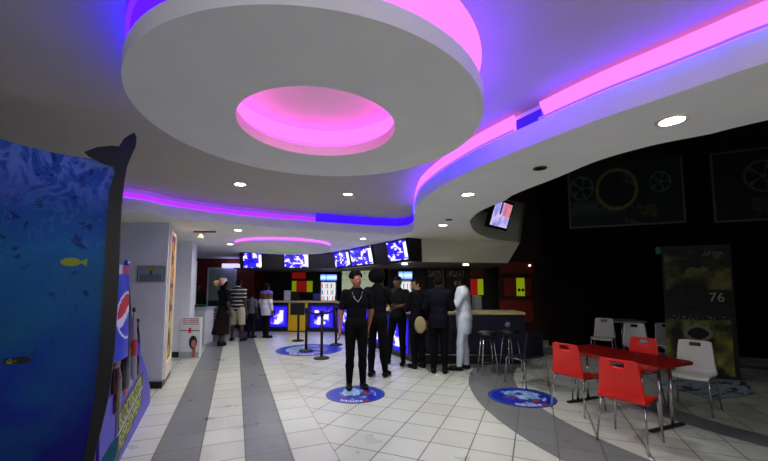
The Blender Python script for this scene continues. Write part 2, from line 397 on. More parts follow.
# tall dark wall behind the seating, parallel to the tile grid
W0 = Vector((7.4, 8.4, 0)); WD = Vector((-.922, .387, 0)); WN = Vector((-.387, -.922, 0))
def wpt(u, v, off=0.0):   # place on that wall seen at pixel u, v
    r = Vector(ray(u, v)); o = Vector((0, 0, CH)); d = (W0 + WN * off - o).dot(WN) / r.dot(WN); return o + r * d
a, b_ = W0 + WD * 3.3, W0 - WD * 4.0
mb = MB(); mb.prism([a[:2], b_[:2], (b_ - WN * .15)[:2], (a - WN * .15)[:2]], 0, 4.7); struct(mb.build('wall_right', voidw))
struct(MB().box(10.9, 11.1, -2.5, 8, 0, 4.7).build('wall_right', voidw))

# recessed curved wall with the television, and the beige fascia over the bar
fas = mat('beige_fascia', (228, 226, 204), .75)
Nt = [Vector(p + (ZS,)) for p in E_[-21:]]
top_r = Vector(aty(526, 204.7, 8.2)); top_l = Vector(aty(470, 196, 5.6))
mb = MB(); mb.smooth = True
tops = []
for i, p in enumerate(Nt):
    f = i / (len(Nt) - 1); q = Vector((p.x + .10 * f, p.y - .12, 3.5)); tops.append(q)
k = len(Nt)
mb.add(Nt + tops, [(i, i + 1, k + i + 1, k + i) for i in range(k - 1)])
mb.smooth = False
struct(mb.build('wall_recess', mat('grey_recess_paint', (170, 178, 160), .8), solid=.02))
ZF = 2.1
fa, fb = Vector(aty(418, 239.6, 7.93)), Vector(aty(520, 242.5, 8.4)); fc_, fd = Vector(aty(415, 261.5, 7.75)), Vector(aty(508, 262.8, 8.35))
mb = MB(); dv = Vector((0, .12, 0)); mb.add([fc_, fd, fb, fa, fc_ + dv, fd + dv, fb + dv, fa + dv], [(0, 1, 2, 3), (7, 6, 5, 4), (0, 4, 5, 1), (1, 5, 6, 2), (2, 6, 7, 3), (3, 7, 4, 0)])
struct(mb.build('trim_fascia', fas))
mb = MB(); mb.prism([(.85, 8.1), (3.0, 8.6), (3.3, 11.5), (0.15, 11.5), (-.85, 14.7), (-4.8, 14.7), (-4.8, 11.5), (-1.2, 11.5)], ZF + .01, ZF + .05)
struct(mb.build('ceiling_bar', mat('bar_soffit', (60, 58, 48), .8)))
for u, v, lb in ((470, 262.8, 'small lamp under the beige bar fascia above the man in white'), (405, 262.5, 'small lamp under the fascia beside the last menu screen')):
    x, y, z = aty(u, v, 8.2); l = tag(MB().lathe([(0, 0), (.07, 0), (.06, .03), (0, .03)], 16).build('bar_lamp', mat('warm_lens', (255, 240, 190), .5, emit=8), loc=(x, 8.62 if u > 450 else 8.3, ZF - .03)), lb, 'lamp', 'small lamps under the bar soffit')

# ------------------------------------------------------------------ menu box with screens
menu_black = mat('menu_box_black', (14, 14, 18), .35)
MP = [Vector((-4.44, 11.1, 0)), Vector((-1.48, 11.1, 0)), Vector((.58, 7.6, 0))]
def menu_seg(i):
    a, b = MP[i], MP[i + 1]; d = (b - a).normalized(); nrm = Vector((d.y, -d.x, 0)); return a, b, d, nrm
TILT = .10
t = thing('menu_signboard', 'long black angled menu box hanging above the snack counter', 'signboard', (-1.48, 11.1, ZF))
mb = MB()
for i in (0, 1):
    a, b, d, nr = menu_seg(i); o = Vector((-1.48, 11.1, ZF)); H_ = ZS - ZF - .005
    P = [a - o, b - o]; P = [Vector((q.x, q.y, 0)) for q in P]; up = Vector((0, 0, H_))
    f0, f1 = P; g0, g1 = [q + up + nr * TILT for q in P]; bk = -nr * .28
    mb.add([f0, f1, g1, g0, f0 + bk, f1 + bk, g1 + bk * 1.3, g0 + bk * 1.3], [(0, 1, 2, 3), (7, 6, 5, 4), (0, 4, 5, 1), (1, 5, 6, 2), (2, 6, 7, 3), (3, 7, 4, 0)])
mb.build('box', menu_black, t)
def seg_at(i, u, z):
    a, b, d, nr = menu_seg(i); k = (u - 384) / F
    # x = k*(y + small pitch term) ; solve along the segment
    s = (k * a.y * 1.0 - a.x) / (d.x - k * d.y); p = a + d * s
    f = (z - ZF) / (ZS - ZF); q = p + nr * (TILT * f + .012); q.z = z; return q
def screen_cols(seed, base=(30, 20, 255)):
    g = vnoise(seed)
    def f(s, t_):
        e = min(s, 1 - s, t_, 1 - t_)
        c = mix((10, 0, 190), base, e * 10)
        h = fbm(g, s * 7, t_ * 7)
        if h > .60: c = (225, 215, 255)
        elif h > .56: c = (130, 90, 255)
        elif h < .36: c = (20, 0, 120)
        if s > .86 and .1 < t_ < .9: c = (225, 230, 255)
        return c
    return f
def menu_screen(i, u0, u1, z0, z1, seed, label, stripe=True):
    p0, p1 = seg_at(i, u0, z0), seg_at(i, u1, z0); q0, q1 = seg_at(i, u0, z1), seg_at(i, u1, z1)
    # keep the screen rectangular: same run along the box at top and bottom
    a, b, d, nr = menu_seg(i); up = (q0 - p0).normalized() if False else (Vector((0, 0, ZS - ZF)) + nr * TILT).normalized()
    W_ = (p1 - p0).length; Hh = (z1 - z0) * 1.03
    t = thing('menu_screen', label, 'screen', tuple(p0), group='glowing blue menu screens above the counter')
    M = frame((0, 0, 0), d, up)
    mb = MB(); mb.box(-.02, W_ + .02, -.02, Hh + .02, -.01, .012, M); mb.build('bezel', mat('bezel', (10, 8, 40), .3), t)
    painted('display', lambda s, t_: M @ Vector((s * W_, t_ * Hh, .016)), 48, 36, screen_cols(seed), paintmat('menu_display', emit=1.6), t)
menu_screen(0, 244, 262, 2.13, 2.57, 3, 'leftmost glowing blue menu screen')
menu_screen(0, 285, 308.5, 2.14, 2.57, 5, 'second menu screen from the left, over the yellow counter panel')
menu_screen(1, 337, 351.5, 2.14, 2.57, 8, 'third menu screen from the left, with a slanted bright strip, above the front man')
menu_screen(1, 353.5, 374.5, 2.14, 2.57, 13, 'fourth menu screen from the left, beside the bend above the afro-haired man')
menu_screen(1, 390.5, 410, 2.15, 2.56, 21, 'rightmost glowing blue menu screen beside the beige fascia')
l = area('screen_glow', (-1.2, 9.6, 2.2), (0, math.radians(-20), 0), 2.0, .3, 10, (.25, .2, 1)); l.rotation_euler = (math.radians(30), 0, math.radians(-25))

# ------------------------------------------------------------------ counters
navy = mat('navy_counter', (14, 16, 46), .35); cream = mat('cream_worktop', (214, 196, 140), .35, noise=.06, nscale=20); yel = mat('yellow_panel', (226, 180, 20), .45)
glowp = paintmat('backlit_graphic', emit=1.3)
CA, CB, CC, CD = Vector((-4.95, 12.6, 0)), Vector((-1.7, 12.45, 0)), Vector((.62, 7.45, 0)), Vector((2.86, 7.4, 0))
def slab(a, b, depth, z0, z1, mb, over=0.0, ext0=0, ext1=0):
    d = (b - a).normalized(); nb = Vector((-d.y, d.x, 0)); A = a - nb * over - d * ext0; B = b - nb * over + d * ext1
    mb.prism([A[:2], B[:2], (B + nb * depth)[:2], (A + nb * depth)[:2]], z0, z1)
def backlit(parent, o, a, b, s0, s1, z0, z1, seed):
    d = (b - a).normalized(); nf = Vector((d.y, -d.x, 0)); L_ = (b - a).length
    P = lambda s, t_: a + d * (L_ * (s0 + (s1 - s0) * s)) + nf * .012 + Vector((0, 0, z0 + (z1 - z0) * t_)) - o
    g = vnoise(seed)
    def c(s, t_):
        h = fbm(g, s * 4, t_ * 4); e = min(s, 1 - s, t_, 1 - t_)
        col = mix((10, 0, 150), (50, 30, 255), e * 6 + .1)
        if .2 < s < .8 and .15 < t_ < .8 and h > .45: col = mix((90, 80, 255), (230, 220, 255), (h - .45) * 9)
        if h < .33: col = (20, 0, 120)
        return col
    painted('backlit_panel', P, 44, 36, c, glowp, parent)
def counter(label, a, b, ext0=0, ext1=0, panels=(), yellow=None):
    t = thing('counter', label, 'counter', tuple(a)); o = a.copy()
    def loc(mb): mb.v = [tuple(Vector(p) - o) for p in mb.v]; return mb
    mb = MB(); slab(a, b, .6, .1, 1.0, mb); loc(mb).build('body', navy, t, bevel=.005)
    mb = MB(); slab(a, b, .55, 0, .1, mb, over=-.05); loc(mb).build('plinth', skirt, t)
    mb = MB(); slab(a, b, .7, 1.0, 1.05, mb, over=.06, ext0=ext0, ext1=ext1); loc(mb).build('worktop', cream, t, bevel=.01)
    for s0, s1, z0, z1, sd in panels: backlit(t, o, a, b, s0, s1, z0, z1, sd)
    if yellow:
        d = (b - a).normalized(); nf = Vector((d.y, -d.x, 0)); L_ = (b - a).length; A = a + d * L_ * yellow[0] + nf * .02 ; B = a + d * L_ * yellow[1] + nf * .02
        mb = MB(); slab(A, B, .04, .04, .99, mb); loc(mb).build('yellow_panel', yel, t, bevel=.004)
    return t
counter('far snack counter with a yellow panel between two backlit blue graphics', CA, CB, 0, 0, [(.28, .5, .16, .88, 2), (.74, .99, .14, .88, 6)], (.51, .715))
counter('angled counter section glowing blue behind the queue of people', CB + Vector((.03, -.08, 0)), CC + Vector((-.03, .08, 0)), 0, 0, [(.05, .3, .14, .88, 9), (.5, .72, .14, .9, 12), (.78, .97, .14, .9, 14)])
tb = counter('near bar counter with cream top behind the man in white', CC + Vector((.03, -.02, 0)), CD)
mb = MB(); mb.lathe([(0, 0), (.055, 0), (.06, .015), (.05, .03), (0, .035)], 20, Matrix.Rotation(PI / 2, 4, 'X')); mb.build('chrome_badge', mat('bright_chrome', (230, 230, 235), .12, 1.0), tb, loc=(1.86, -.01, .8))['label'] = 'round chrome badge'
mb = MB(); mb.tube([(.1, -.14, .22), (2.1, -.14, .22)], .018, 8); mb.build('foot_rail', mat('chrome', (190, 190, 190), .2, 1.0), tb)

# back bar: coolers, colour panels, chalk board
white = mat('white_plastic', (225, 228, 230), .4)
def cooler(x, y, wd, label, g):
    t = thing('drinks_cooler', label, 'fridge', (x, y, 0), group='lit glass-door drinks coolers behind the counter')
    mb = MB(); mb.box(-wd / 2, wd / 2, 0, .55, 0, 2.02); mb.build('cabinet', mat('cooler_blue', (20, 30, 110), .4), t, bevel=.02)
    gg = vnoise(g)
    painted('header_sign', lambda s, q: (-wd / 2 + .03 + s * (wd - .06), -.012, 1.78 + .22 * q), 20, 6, lambda s, q: mix((200, 225, 255), (60, 110, 255), abs(q - .5) * 1.6 + (.3 if .3 < s < .4 else 0)), paintmat('cooler_header', emit=1.5), t)
    def shelf(s, q):
        r = int(q * 6); f = q * 6 - r
        if f < .12: return (210, 220, 235)
        k = int(s * 8); cc = [(230, 60, 40), (250, 240, 235), (240, 130, 30), (60, 170, 70), (240, 240, 250), (50, 70, 200), (250, 210, 90), (240, 240, 240)][(k + r * 3 + g) % 8]
        return cc if abs(s * 8 - k - .5) < .36 and f < .8 else (225, 235, 250)
    painted('shelf_of_drinks', lambda s, q: (-wd / 2 + .07 + s * (wd - .14), -.008, .25 + 1.45 * q), 40, 60, shelf, paintmat('cooler_inside', emit=.9), t)
    mb = MB()
    for a, b, c_, d in ((-wd / 2 + .03, -wd / 2 + .07, .2, 1.75), (wd / 2 - .07, wd / 2 - .03, .2, 1.75), (-wd / 2 + .03, wd / 2 - .03, .2, .25), (-wd / 2 + .03, wd / 2 - .03, 1.7, 1.75)): mb.box(a, b, -.03, 0, c_, d)
    mb.build('door_frame', mat('cooler_frame', (200, 210, 220), .3), t)
    MB().box(wd / 2 - .09, wd / 2 - .07, -.06, -.03, .8, 1.2).build('handle', mat('grey_plastic', (90, 92, 95), .4), t)
cooler(*aty(328.5, 290, 13.9)[:2], .68, 'lit drinks cooler behind the far counter, left of the front man', 1)
cooler(*aty(405.5, 290, 10.9)[:2], .46, 'lit drinks cooler behind the man in the black cap', 4)
def wall_panel(u0, u1, v0, v1, y, m, label, name='wall_panel', cat='panel', th=.03, group='red and yellow panels on the back bar wall'):
    th = {14.9: .1, 11.5: .1, 10.55: .05}[y]; a = aty(u0, v0, y); b = aty(u1, v1, y); o = MB().box(0, b[0] - a[0], 0, th, b[2] - a[2], 0).build(name, m, loc=a)
    return tag(o, label, cat, group)
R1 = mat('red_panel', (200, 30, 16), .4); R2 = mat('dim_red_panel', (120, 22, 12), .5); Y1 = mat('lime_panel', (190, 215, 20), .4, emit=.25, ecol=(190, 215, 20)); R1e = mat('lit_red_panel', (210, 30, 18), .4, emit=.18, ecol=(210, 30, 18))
wall_panel(292, 305, 271, 278.5, 14.9, R1e, 'small red panel above the red and lime panels left of the cooler')
wall_panel(292, 296, 281, 291.5, 14.9, Y1, 'narrow lime strip at the left edge of the far red panel')
wall_panel(296.4, 306.4, 281, 292, 14.9, R1e, 'square red panel between two lime strips behind the far counter')
wall_panel(307, 312, 281, 292, 14.9, Y1, 'narrow lime strip right of the far square red panel')
wall_panel(245, 251, 281, 292, 14.9, Y1, 'lime strip on the far wall right of the striped shirt')
wall_panel(252, 262, 276, 296, 14.9, R2, 'dim red panel behind the woman in purple and white')
wall_panel(470, 484, 264, 276, 11.5, R2, 'dim red panel above the red and lime pair behind the bar')
wall_panel(471, 477.8, 279, 295, 11.5, R1e, 'bright red panel behind the head of the man in white')
wall_panel(478, 483.5, 279, 295, 11.5, Y1, 'lime strip beside the bright red panel behind the bar')
wall_panel(516.7, 525, 278, 296, 10.55, Y1, 'lime panel with two black dots right of the bar')
wall_panel(504, 516.3, 278, 296, 10.55, R2, 'dim red panel left of the lime panel with two dots')
wall_panel(525.4, 532, 278, 296, 10.55, R2, 'narrow dim red panel right of the lime panel with two dots')
wall_panel(500, 534, 262, 273, 10.55, R2, 'wide dim red panel above the lime panel with two dots')
wall_panel(500, 534, 300, 322, 10.55, R2, 'wide dim red panel below the lime panel with two dots')
for q in (519, 522.8):
    a = Vector(aty(q, 290, 10.54)); o = MB().lathe([(0, 0), (.045, 0), (.045, .015), (0, .02)], 14, Matrix.Rotation(PI / 2, 4, 'X')).build('knob', black); lp = [k for k in bpy.context.scene.objects if 'two black dots' in k.get('label', '')][0]; o.parent = lp; o.location = a - lp.location
a = aty(529.5, 265.5, 10.55); tag(MB().lathe([(0, 0), (.03, 0), (.03, .03), (0, .04)], 14, Matrix.Rotation(PI / 2, 4, 'X')).build('spot_lamp', mat('pin_lamp', (255, 255, 250), .4, emit=2), loc=a), 'tiny white lamp on the dark red wall right of the fascia', 'lamp')
# cream menu wall
a = Vector(aty(342, 266, 13.2)); b = Vector(aty(394.5, 266, 12.0)); t = thing('menu_wall', 'cream lit wall board with rows of small dark marks behind the two tall men', 'board', (a.x, a.y, 0))
d = (b - a); d.z = 0
g = vnoise(40)
painted('printed_board', lambda s, q: d * s + Vector((0, 0, .9 + 1.2 * q)), 90, 40, lambda s, q: (70, 68, 50) if (int(s * 90) % 8 < 2 and int(q * 40) in (36, 37, 29)) else mix((205, 205, 170), (170, 185, 160), q), paintmat('board_print', emit=.55), t)
MB().add([(0, .02, .9), (d.x, d.y + .02, .9), (d.x, d.y + .02, 2.1), (0, .02, 2.1)], [(0, 1, 2, 3)]).build('backing', black, t, solid=.02)
# chalkboards behind the bar
for u0, u1, lb, tx in ((427, 444, 'left dark chalkboard with faint white lettering behind the bar', 'MENU'), (446, 464, 'right dark chalkboard with faint white lettering behind the bar', 'DRINKS')):
    a = aty(u0, 268, 11.45); b = aty(u1, 292, 11.45); t = thing('chalkboard', lb, 'board', (a[0], a[1], 0), group='dark boards behind the bar')
    MB().box(0, b[0] - a[0], 0, .03, b[2], a[2]).build('board', mat('chalk_black', (22, 22, 22), .7), t)
    MB().box(b[0] - a[0] - .03, b[0] - a[0], -.01, 0, b[2], a[2] - .05).build('edge_strip', mat('grey_strip', (110, 112, 110), .5), t)
    g = vnoise(int(u0))
    painted('chalk_lettering', lambda s, q: (.03 + s * (b[0] - a[0] - .1), -.004, a[2] - .28 + .2 * q), 30, 8, lambda s, q: (120, 122, 118) if fbm(g, s * 12, q * 5) > .5 else (40, 40, 40), paintmat('chalk_print'), t)
# countertop things
def small_box(u0, u1, v0, v1, y, m, name, label, cat, dz=.15):
    a = aty(u0, v0, y); b = aty(u1, v1, y); z1 = a[2]
    return tag(MB().box(0, b[0] - a[0], 0, dz, 0, z1 - 1.05).build(name, m, loc=(a[0], y, 1.05), bevel=.01), label, cat)
small_box(284, 290, 290.5, 299, 12.75, white, 'napkin_dispenser', 'white upright napkin dispenser on the far counter', 'dispenser')
small_box(313, 320, 293.5, 299, 12.75, mat('blue_plastic', (40, 50, 140), .4), 'storage_tub', 'blue plastic tub on the far counter beside the cooler', 'tub', .25)
t = thing('till', 'black cash till on the far counter behind the queue posts', 'till', (-3.15, 12.8, 1.05)); MB().box(-.14, .14, 0, .2, 0, .06).build('till_base', black, t, bevel=.01); MB().box(-.13, .13, .08, .11, .08, .26).build('till_screen', black, t, bevel=.005); MB().box(-.02, .02, .09, .12, .05, .1).build('till_neck', black, t)
small_box(475, 482, 296, 304, 8.0, mat('steel', (150, 160, 165), .3, .8), 'steel_tray', 'low steel tray on the bar top behind the man in white', 'tray', .3)

# ------------------------------------------------------------------ people: bodies grown from blended limb shapes on a grid
def nets(fn, lo, hi, h):
    lo = np.array(lo); n = np.ceil((np.array(hi) - lo) / h).astype(int) + 1
    ax = [lo[i] + h * np.arange(n[i]) for i in range(3)]
    X, Y, Z = np.meshgrid(*ax, indexing='ij'); f = fn(np.stack([X, Y, Z], -1)).astype(np.float32); ins = f < 0
    c = tuple(k - 1 for k in n); acc = np.zeros(c + (3,), np.float32); cnt = np.zeros(c, np.float32)
    for a in range(3):
        s0 = [slice(None)] * 3; s1 = [slice(None)] * 3; s0[a] = slice(0, -1); s1[a] = slice(1, None)
        f0, f1 = f[tuple(s0)], f[tuple(s1)]; cr = (f0 < 0) != (f1 < 0); t = np.where(cr, f0 / np.where(cr, f0 - f1, 1), 0)
        b, d = [k for k in range(3) if k != a]
        for ob in (0, 1):
            for od in (0, 1):
                sl = [slice(None)] * 3; sl[b] = slice(ob, ob + c[b]); sl[d] = slice(od, od + c[d])
                cc = cr[tuple(sl)]; tt = t[tuple(sl)]; acc[..., a] += tt * cc; acc[..., b] += ob * cc; acc[..., d] += od * cc; cnt += cc
    m = cnt > 0; idx = -np.ones(c, int); idx[m] = np.arange(m.sum())
    I = np.stack(np.nonzero(m), -1); V = lo + h * (I + acc[m] / cnt[m][:, None]); Q = []
    for a in range(3):
        b, d = (a + 1) % 3, (a + 2) % 3
        s0 = [slice(None)] * 3; s1 = [slice(None)] * 3; s0[a] = slice(0, -1); s1[a] = slice(1, None)
        A, B = ins[tuple(s0)], ins[tuple(s1)]; cr = np.stack(np.nonzero(A != B), -1)
        cr = cr[(cr[:, b] > 0) & (cr[:, d] > 0) & (cr[:, b] < c[b]) & (cr[:, d] < c[d])]
        fl = A[cr[:, 0], cr[:, 1], cr[:, 2]]; q = []
        for ob, od in ((-1, -1), (0, -1), (0, 0), (-1, 0)):
            k = cr.copy(); k[:, b] += ob; k[:, d] += od; q.append(idx[k[:, 0], k[:, 1], k[:, 2]])
        q = np.stack(q, -1); q[~fl] = q[~fl][:, ::-1]; Q.append(q)
    Q = np.concatenate(Q); return V, Q[(Q >= 0).all(1)]
def sdf(prims, k):
    def fn(P):
        d = None
        for p in prims:
            if p[0] == 'c':
                a, b, ra, rb = np.array(p[1]), np.array(p[2]), p[3], p[4]; ab = b - a; t = np.clip(((P - a) @ ab) / max(ab @ ab, 1e-9), 0, 1)
                e = np.linalg.norm(P - a - t[..., None] * ab, axis=-1) - (ra + (rb - ra) * t)
            else:
                R = np.array(p[3]) if len(p) > 3 and p[3] is not None else np.eye(3); r = np.array(p[2]); q = (P - np.array(p[1])) @ R
                l = np.linalg.norm(q / r, axis=-1); g = np.linalg.norm(q / r ** 2, axis=-1); e = l * (l - 1) / np.maximum(g, 1e-6)
            if d is None: d = e
            else: h = np.clip(.5 + .5 * (d - e) / k, 0, 1); d = d + (e - d) * h - k * h * (1 - h)
        return d
    return fn
def grow(prims, k, h, cut=None, pad=.04):
    lo = np.min([np.minimum(p[1], p[2]) - max(p[3], p[4]) if p[0] == 'c' else np.array(p[1]) - max(p[2]) for p in prims], 0) - pad
    hi = np.max([np.maximum(p[1], p[2]) + max(p[3], p[4]) if p[0] == 'c' else np.array(p[1]) + max(p[2]) for p in prims], 0) + pad
    base = sdf(prims, k); fn = base if cut is None else (lambda P: np.maximum(base(P), cut(P)))
    return nets(fn, lo, hi, h)
def meshobj(name, parts, m, parent):
    V = []; Q = []; n = 0
    for v, q in parts: V.append(v); Q.append(q + n); n += len(v)
    V = np.concatenate(V); Q = np.concatenate(Q)
    me = bpy.data.meshes.new(name); me.vertices.add(len(V)); me.vertices.foreach_set('co', V.astype(np.float32).ravel())
    me.loops.add(Q.size); me.loops.foreach_set('vertex_index', Q.astype(np.int32).ravel()); me.polygons.add(len(Q))
    me.polygons.foreach_set('loop_start', np.arange(0, Q.size, 4, dtype=np.int32)); me.update(calc_edges=True); me.validate()
    me.polygons.foreach_set('use_smooth', np.ones(len(me.polygons), bool)); me.materials.append(m)
    o = bpy.data.objects.new(name, me); COL.objects.link(o); o.parent = parent; return o
def V3(*a): return np.array(a, float)
def person(label, x, y, rz, height=1.75, pose=None, skin=(92, 58, 42), top=(9, 9, 11), bottom=(8, 8, 9), shoe=(12, 12, 12), hair='short', haircol=(12, 10, 9), sleeve='short', legs='long', hem=.93, top_mat=None, bottom_mat=None, hy=0.0, hp=0.0, h=.013, slim=1.0, face=True, loose=0.0, flare=0.0, skirt=False):
    """faces -y when rz = 0; L is the +x side"""
    S = height / 1.75
    J = dict(pelvis=(0, 0, .97), belly=(0, 0, 1.12), chest=(0, 0, 1.31), neck=(0, .01, 1.48), head=(0, -.015, 1.63))
    for s, n in ((1, 'L'), (-1, 'R')):
        J['sh' + n] = (.172 * s, .01, 1.42); J['el' + n] = (.225 * s, .03, 1.13); J['wr' + n] = (.235 * s, -.03, .88)
        J['hip' + n] = (.088 * s, 0, .92); J['kn' + n] = (.095 * s, -.015, .50); J['an' + n] = (.1 * s, .02, .085); J['toe' + n] = (.115 * s, -.15, .035)
    if pose: J.update(pose)
    J = {k: V3(*v) for k, v in J.items()}
    t = thing('person', label, 'person', (x, y, 0), rz); t.scale = (S, S, S)
    R = np.array((Matrix.Rotation(hy, 3, 'Z') @ Matrix.Rotation(hp, 3, 'X'))); hc = J['head']; Hd = lambda *a: hc + R @ V3(*a)
    headp = [('e', Hd(0, .005, .02), V3(.076, .092, .098), R), ('e', Hd(0, -.025, -.035), V3(.058, .066, .078), R), ('c', Hd(0, -.088, .012), Hd(0, -.104, -.02), .008, .014),
             ('e', Hd(.077, .01, -.005), V3(.012, .022, .032), R), ('e', Hd(-.077, .01, -.005), V3(.012, .022, .032), R), ('c', Hd(-.014, -.089, -.05), Hd(.014, -.089, -.05), .009, .009),
             ('c', Hd(-.028, -.078, .035), Hd(.028, -.078, .035), .012, .012), ('c', Hd(0, .01, -.05), J['neck'] + V3(0, 0, -.02), .047, .054)]
    w_ = slim
    torso = [('e', J['chest'], V3(.158 * w_, .105, .19), None), ('e', J['belly'], V3(.135 * w_, .095, .17), None), ('e', J['pelvis'], V3(.155 * w_, .11, .125), None), ('c', J['shL'] * .95 + J['chest'] * .05 , J['shR'] * .95 + J['chest'] * .05, .052, .052), ('c', J['chest'] + V3(0, 0, .1), J['neck'], .085, .058)]
    arms = []; hands = []
    for n in 'LR':
        arms += [('c', J['sh' + n], J['el' + n], .052, .04), ('c', J['el' + n], J['wr' + n], .04, .027)]
        s = 1 if n == 'L' else -1
        dr = J['wr' + n] - J['el' + n]; dr = dr / np.linalg.norm(dr); ref = V3(0, -1, 0) if abs(dr[1]) < .7 else V3(0, 0, 1)
        sd = np.cross(dr, V3(s, 0, 0)) if abs(dr[0]) < .8 else ref; sd = sd / np.linalg.norm(sd); sd = sd if sd[1] < .2 else -sd
        nn = np.cross(dr, sd); w0 = J['wr' + n]; hp_ = [('c', w0, w0 + dr * .03, .026, .024)]
        for q in range(4): hp_.append(('c', w0 + dr * .02 + sd * (q - 1.5) * .012, w0 + dr * .085 + sd * (1.5 - q) * -.018, .016, .0105))
        palm = -nn * s
        for q, ln in zip(range(4), (.062, .075, .082, .068)):
            b0 = w0 + dr * .085 + sd * (q - 1.5) * .018; b1 = b0 + dr * ln * .5 + palm * .008; b2 = b1 + dr * ln * .42 + palm * .02
            hp_ += [('c', b0, b1, .0095, .0085), ('c', b1, b2, .0085, .007)]
        th0 = w0 + dr * .025 + sd * .022; th1 = th0 + dr * .035 + sd * .025 + palm * .008; th2 = th1 + dr * .03 + sd * .006 + palm * .006
        hp_ += [('c', th0, th1, .014, .011), ('c', th1, th2, .011, .008)]; hands.append(hp_)
    legp = []
    for n in 'LR':
        legp += [('c', J['hip' + n], J['kn' + n], .082 * w_, .052), ('c', J['kn' + n], (J['kn' + n] * .6 + J['an' + n] * .4) + V3(0, .012, 0), .05, .05), ('c', J['kn' + n] * .6 + J['an' + n] * .4 + V3(0, .012, 0), J['an' + n], .05, .033)]
    foot = lambda n, e: [('c', J['an' + n] + V3(0, .03, -.04), J['toe' + n] + V3(0, .04, .005), .036 + e, .036 + e), ('c', J['an' + n], J['an' + n] + V3(0, .02, -.04), .036 + e, .038 + e), ('c', J['toe' + n] + V3(0, .04, 0), J['toe' + n], .035 + e, .026 + e)]
    flat = lambda P: -(P[..., 2] - .002)
    body = grow(torso + arms + legp + headp[-1:] + headp[:2], .03, h * 1.3)
    fine = [grow(headp, .014, h * .55)] + [grow(q, .006, .0055 if h < .012 else .0075, pad=.015) for q in hands]
    feet = [grow(foot(n, -.004), .02, h, cut=flat) for n in 'LR']
    meshobj('body', [body] + fine + feet, mat('skin_%d_%d' % skin[:2], skin, .5), t)
    inf = lambda pr, e: [('c', p[1], p[2], p[3] + e, p[4] + e) if p[0] == 'c' else ('e', p[1], p[2] + e, p[3]) for p in pr]
    # top
    sl = []
    for n in 'LR':
        sl += [('c', J['sh' + n], J['el' + n] if sleeve == 'long' else J['sh' + n] * .3 + J['el' + n] * .7, .068 + loose * .3, .058 + loose * .3)]
        if sleeve == 'long': sl += [('c', J['el' + n], J['el' + n] * .08 + J['wr' + n] * .92, .056 + loose * .3, .042 + loose * .2)]
    tp = inf(torso, .022 + loose)
    low = []
    if hem < .85: low = [('e', J['pelvis'] + V3(0, 0, -.1), V3(.165 + loose + flare, .125 + loose + flare, .35), None)]
    nk = J['neck']
    cutt = lambda P: np.maximum(hem - P[..., 2], .035 - np.sqrt(((P - (nk + V3(0, -.02, .075))) ** 2).sum(-1)) + .03)
    meshobj('shirt', [grow(tp + sl + low, .025, h, cut=cutt)], top_mat or mat('cloth_%d_%d_%d' % top, top, .85), t)
    ch = t.children
    if skirt:
        sk = [('c', J['pelvis'], (J['anL'] + J['anR']) / 2 + V3(0, 0, .25), .15, .22)]
        meshobj('skirt', [grow(sk + inf(torso[2:3], .014), .03, h, cut=lambda P: np.maximum(P[..., 2] - 1.05, .3 - P[..., 2]))], bottom_mat or mat('cloth_%d_%d_%d' % bottom, bottom, .85), t)
    else:
        e = .014 if legs != 'shorts' else .035; lo_ = .075 if legs == 'long' else .46
        meshobj('trousers', [grow(inf(legp, e + loose * .3) + inf(torso[2:3], .013), .02, h, cut=lambda P: np.maximum(P[..., 2] - 1.06, lo_ - P[..., 2]))], bottom_mat or mat('cloth_%d_%d_%d' % bottom, bottom, .85), t)
    for n in 'LR': meshobj('shoe', [grow(foot(n, .006), .02, h * .8, cut=flat)], mat('shoe_%d' % shoe[0], shoe, .4), t)
    # hair
    hm = mat('hair_%d' % haircol[0], haircol, .9)
    inv = lambda P: (P - hc) @ R
    if hair == 'afro': hp2 = [('e', Hd(0, .035, .045), V3(.145, .14, .135), R)]; cf = lambda P: np.maximum(-.045 - inv(P)[..., 1] - .035 + 0 * P[..., 0], -.07 - inv(P)[..., 2])
    elif hair == 'tall': hp2 = [('e', Hd(0, .01, .045), V3(.086, .098, .095), R)] + [('e', Hd(.088 * math.sin(k * 2.4) * math.sqrt(1 - (k / 27) ** 2), .015 - .092 * math.cos(k * 2.4) * math.sqrt(1 - (k / 27) ** 2), .05 + .1 * k / 26), V3(.024, .024, .028), R) for k in range(26)]; cf = lambda P: np.minimum(np.maximum(-.05 - inv(P)[..., 1], -.03 - inv(P)[..., 2]), .06 - inv(P)[..., 2])
    elif hair == 'long': hp2 = [('e', Hd(0, .02, .03), V3(.095, .105, .105), R), ('e', Hd(0, .06, -.08), V3(.1, .06, .15), R)]; cf = lambda P: np.minimum(-.03 - inv(P)[..., 1], .06 - inv(P)[..., 2])
    elif hair == 'cap': hp2 = [('e', Hd(0, .005, .04), V3(.088, .102, .088), R), ('c', Hd(-.04, -.1, .055), Hd(.04, -.1, .055), .014, .014), ('c', Hd(-.03, -.13, .048), Hd(.03, -.13, .048), .01, .01)]; cf = lambda P: .045 - inv(P)[..., 2]
    else: hp2 = [('e', Hd(0, .012, .028), V3(.083, .097, .1), R)]; cf = lambda P: np.minimum(np.maximum(-.035 - inv(P)[..., 1], -.05 - inv(P)[..., 2]), .055 - inv(P)[..., 2])
    meshobj('cap' if hair == 'cap' else 'hair', [grow(hp2, .02, h * .7, cut=cf)], hm, t)
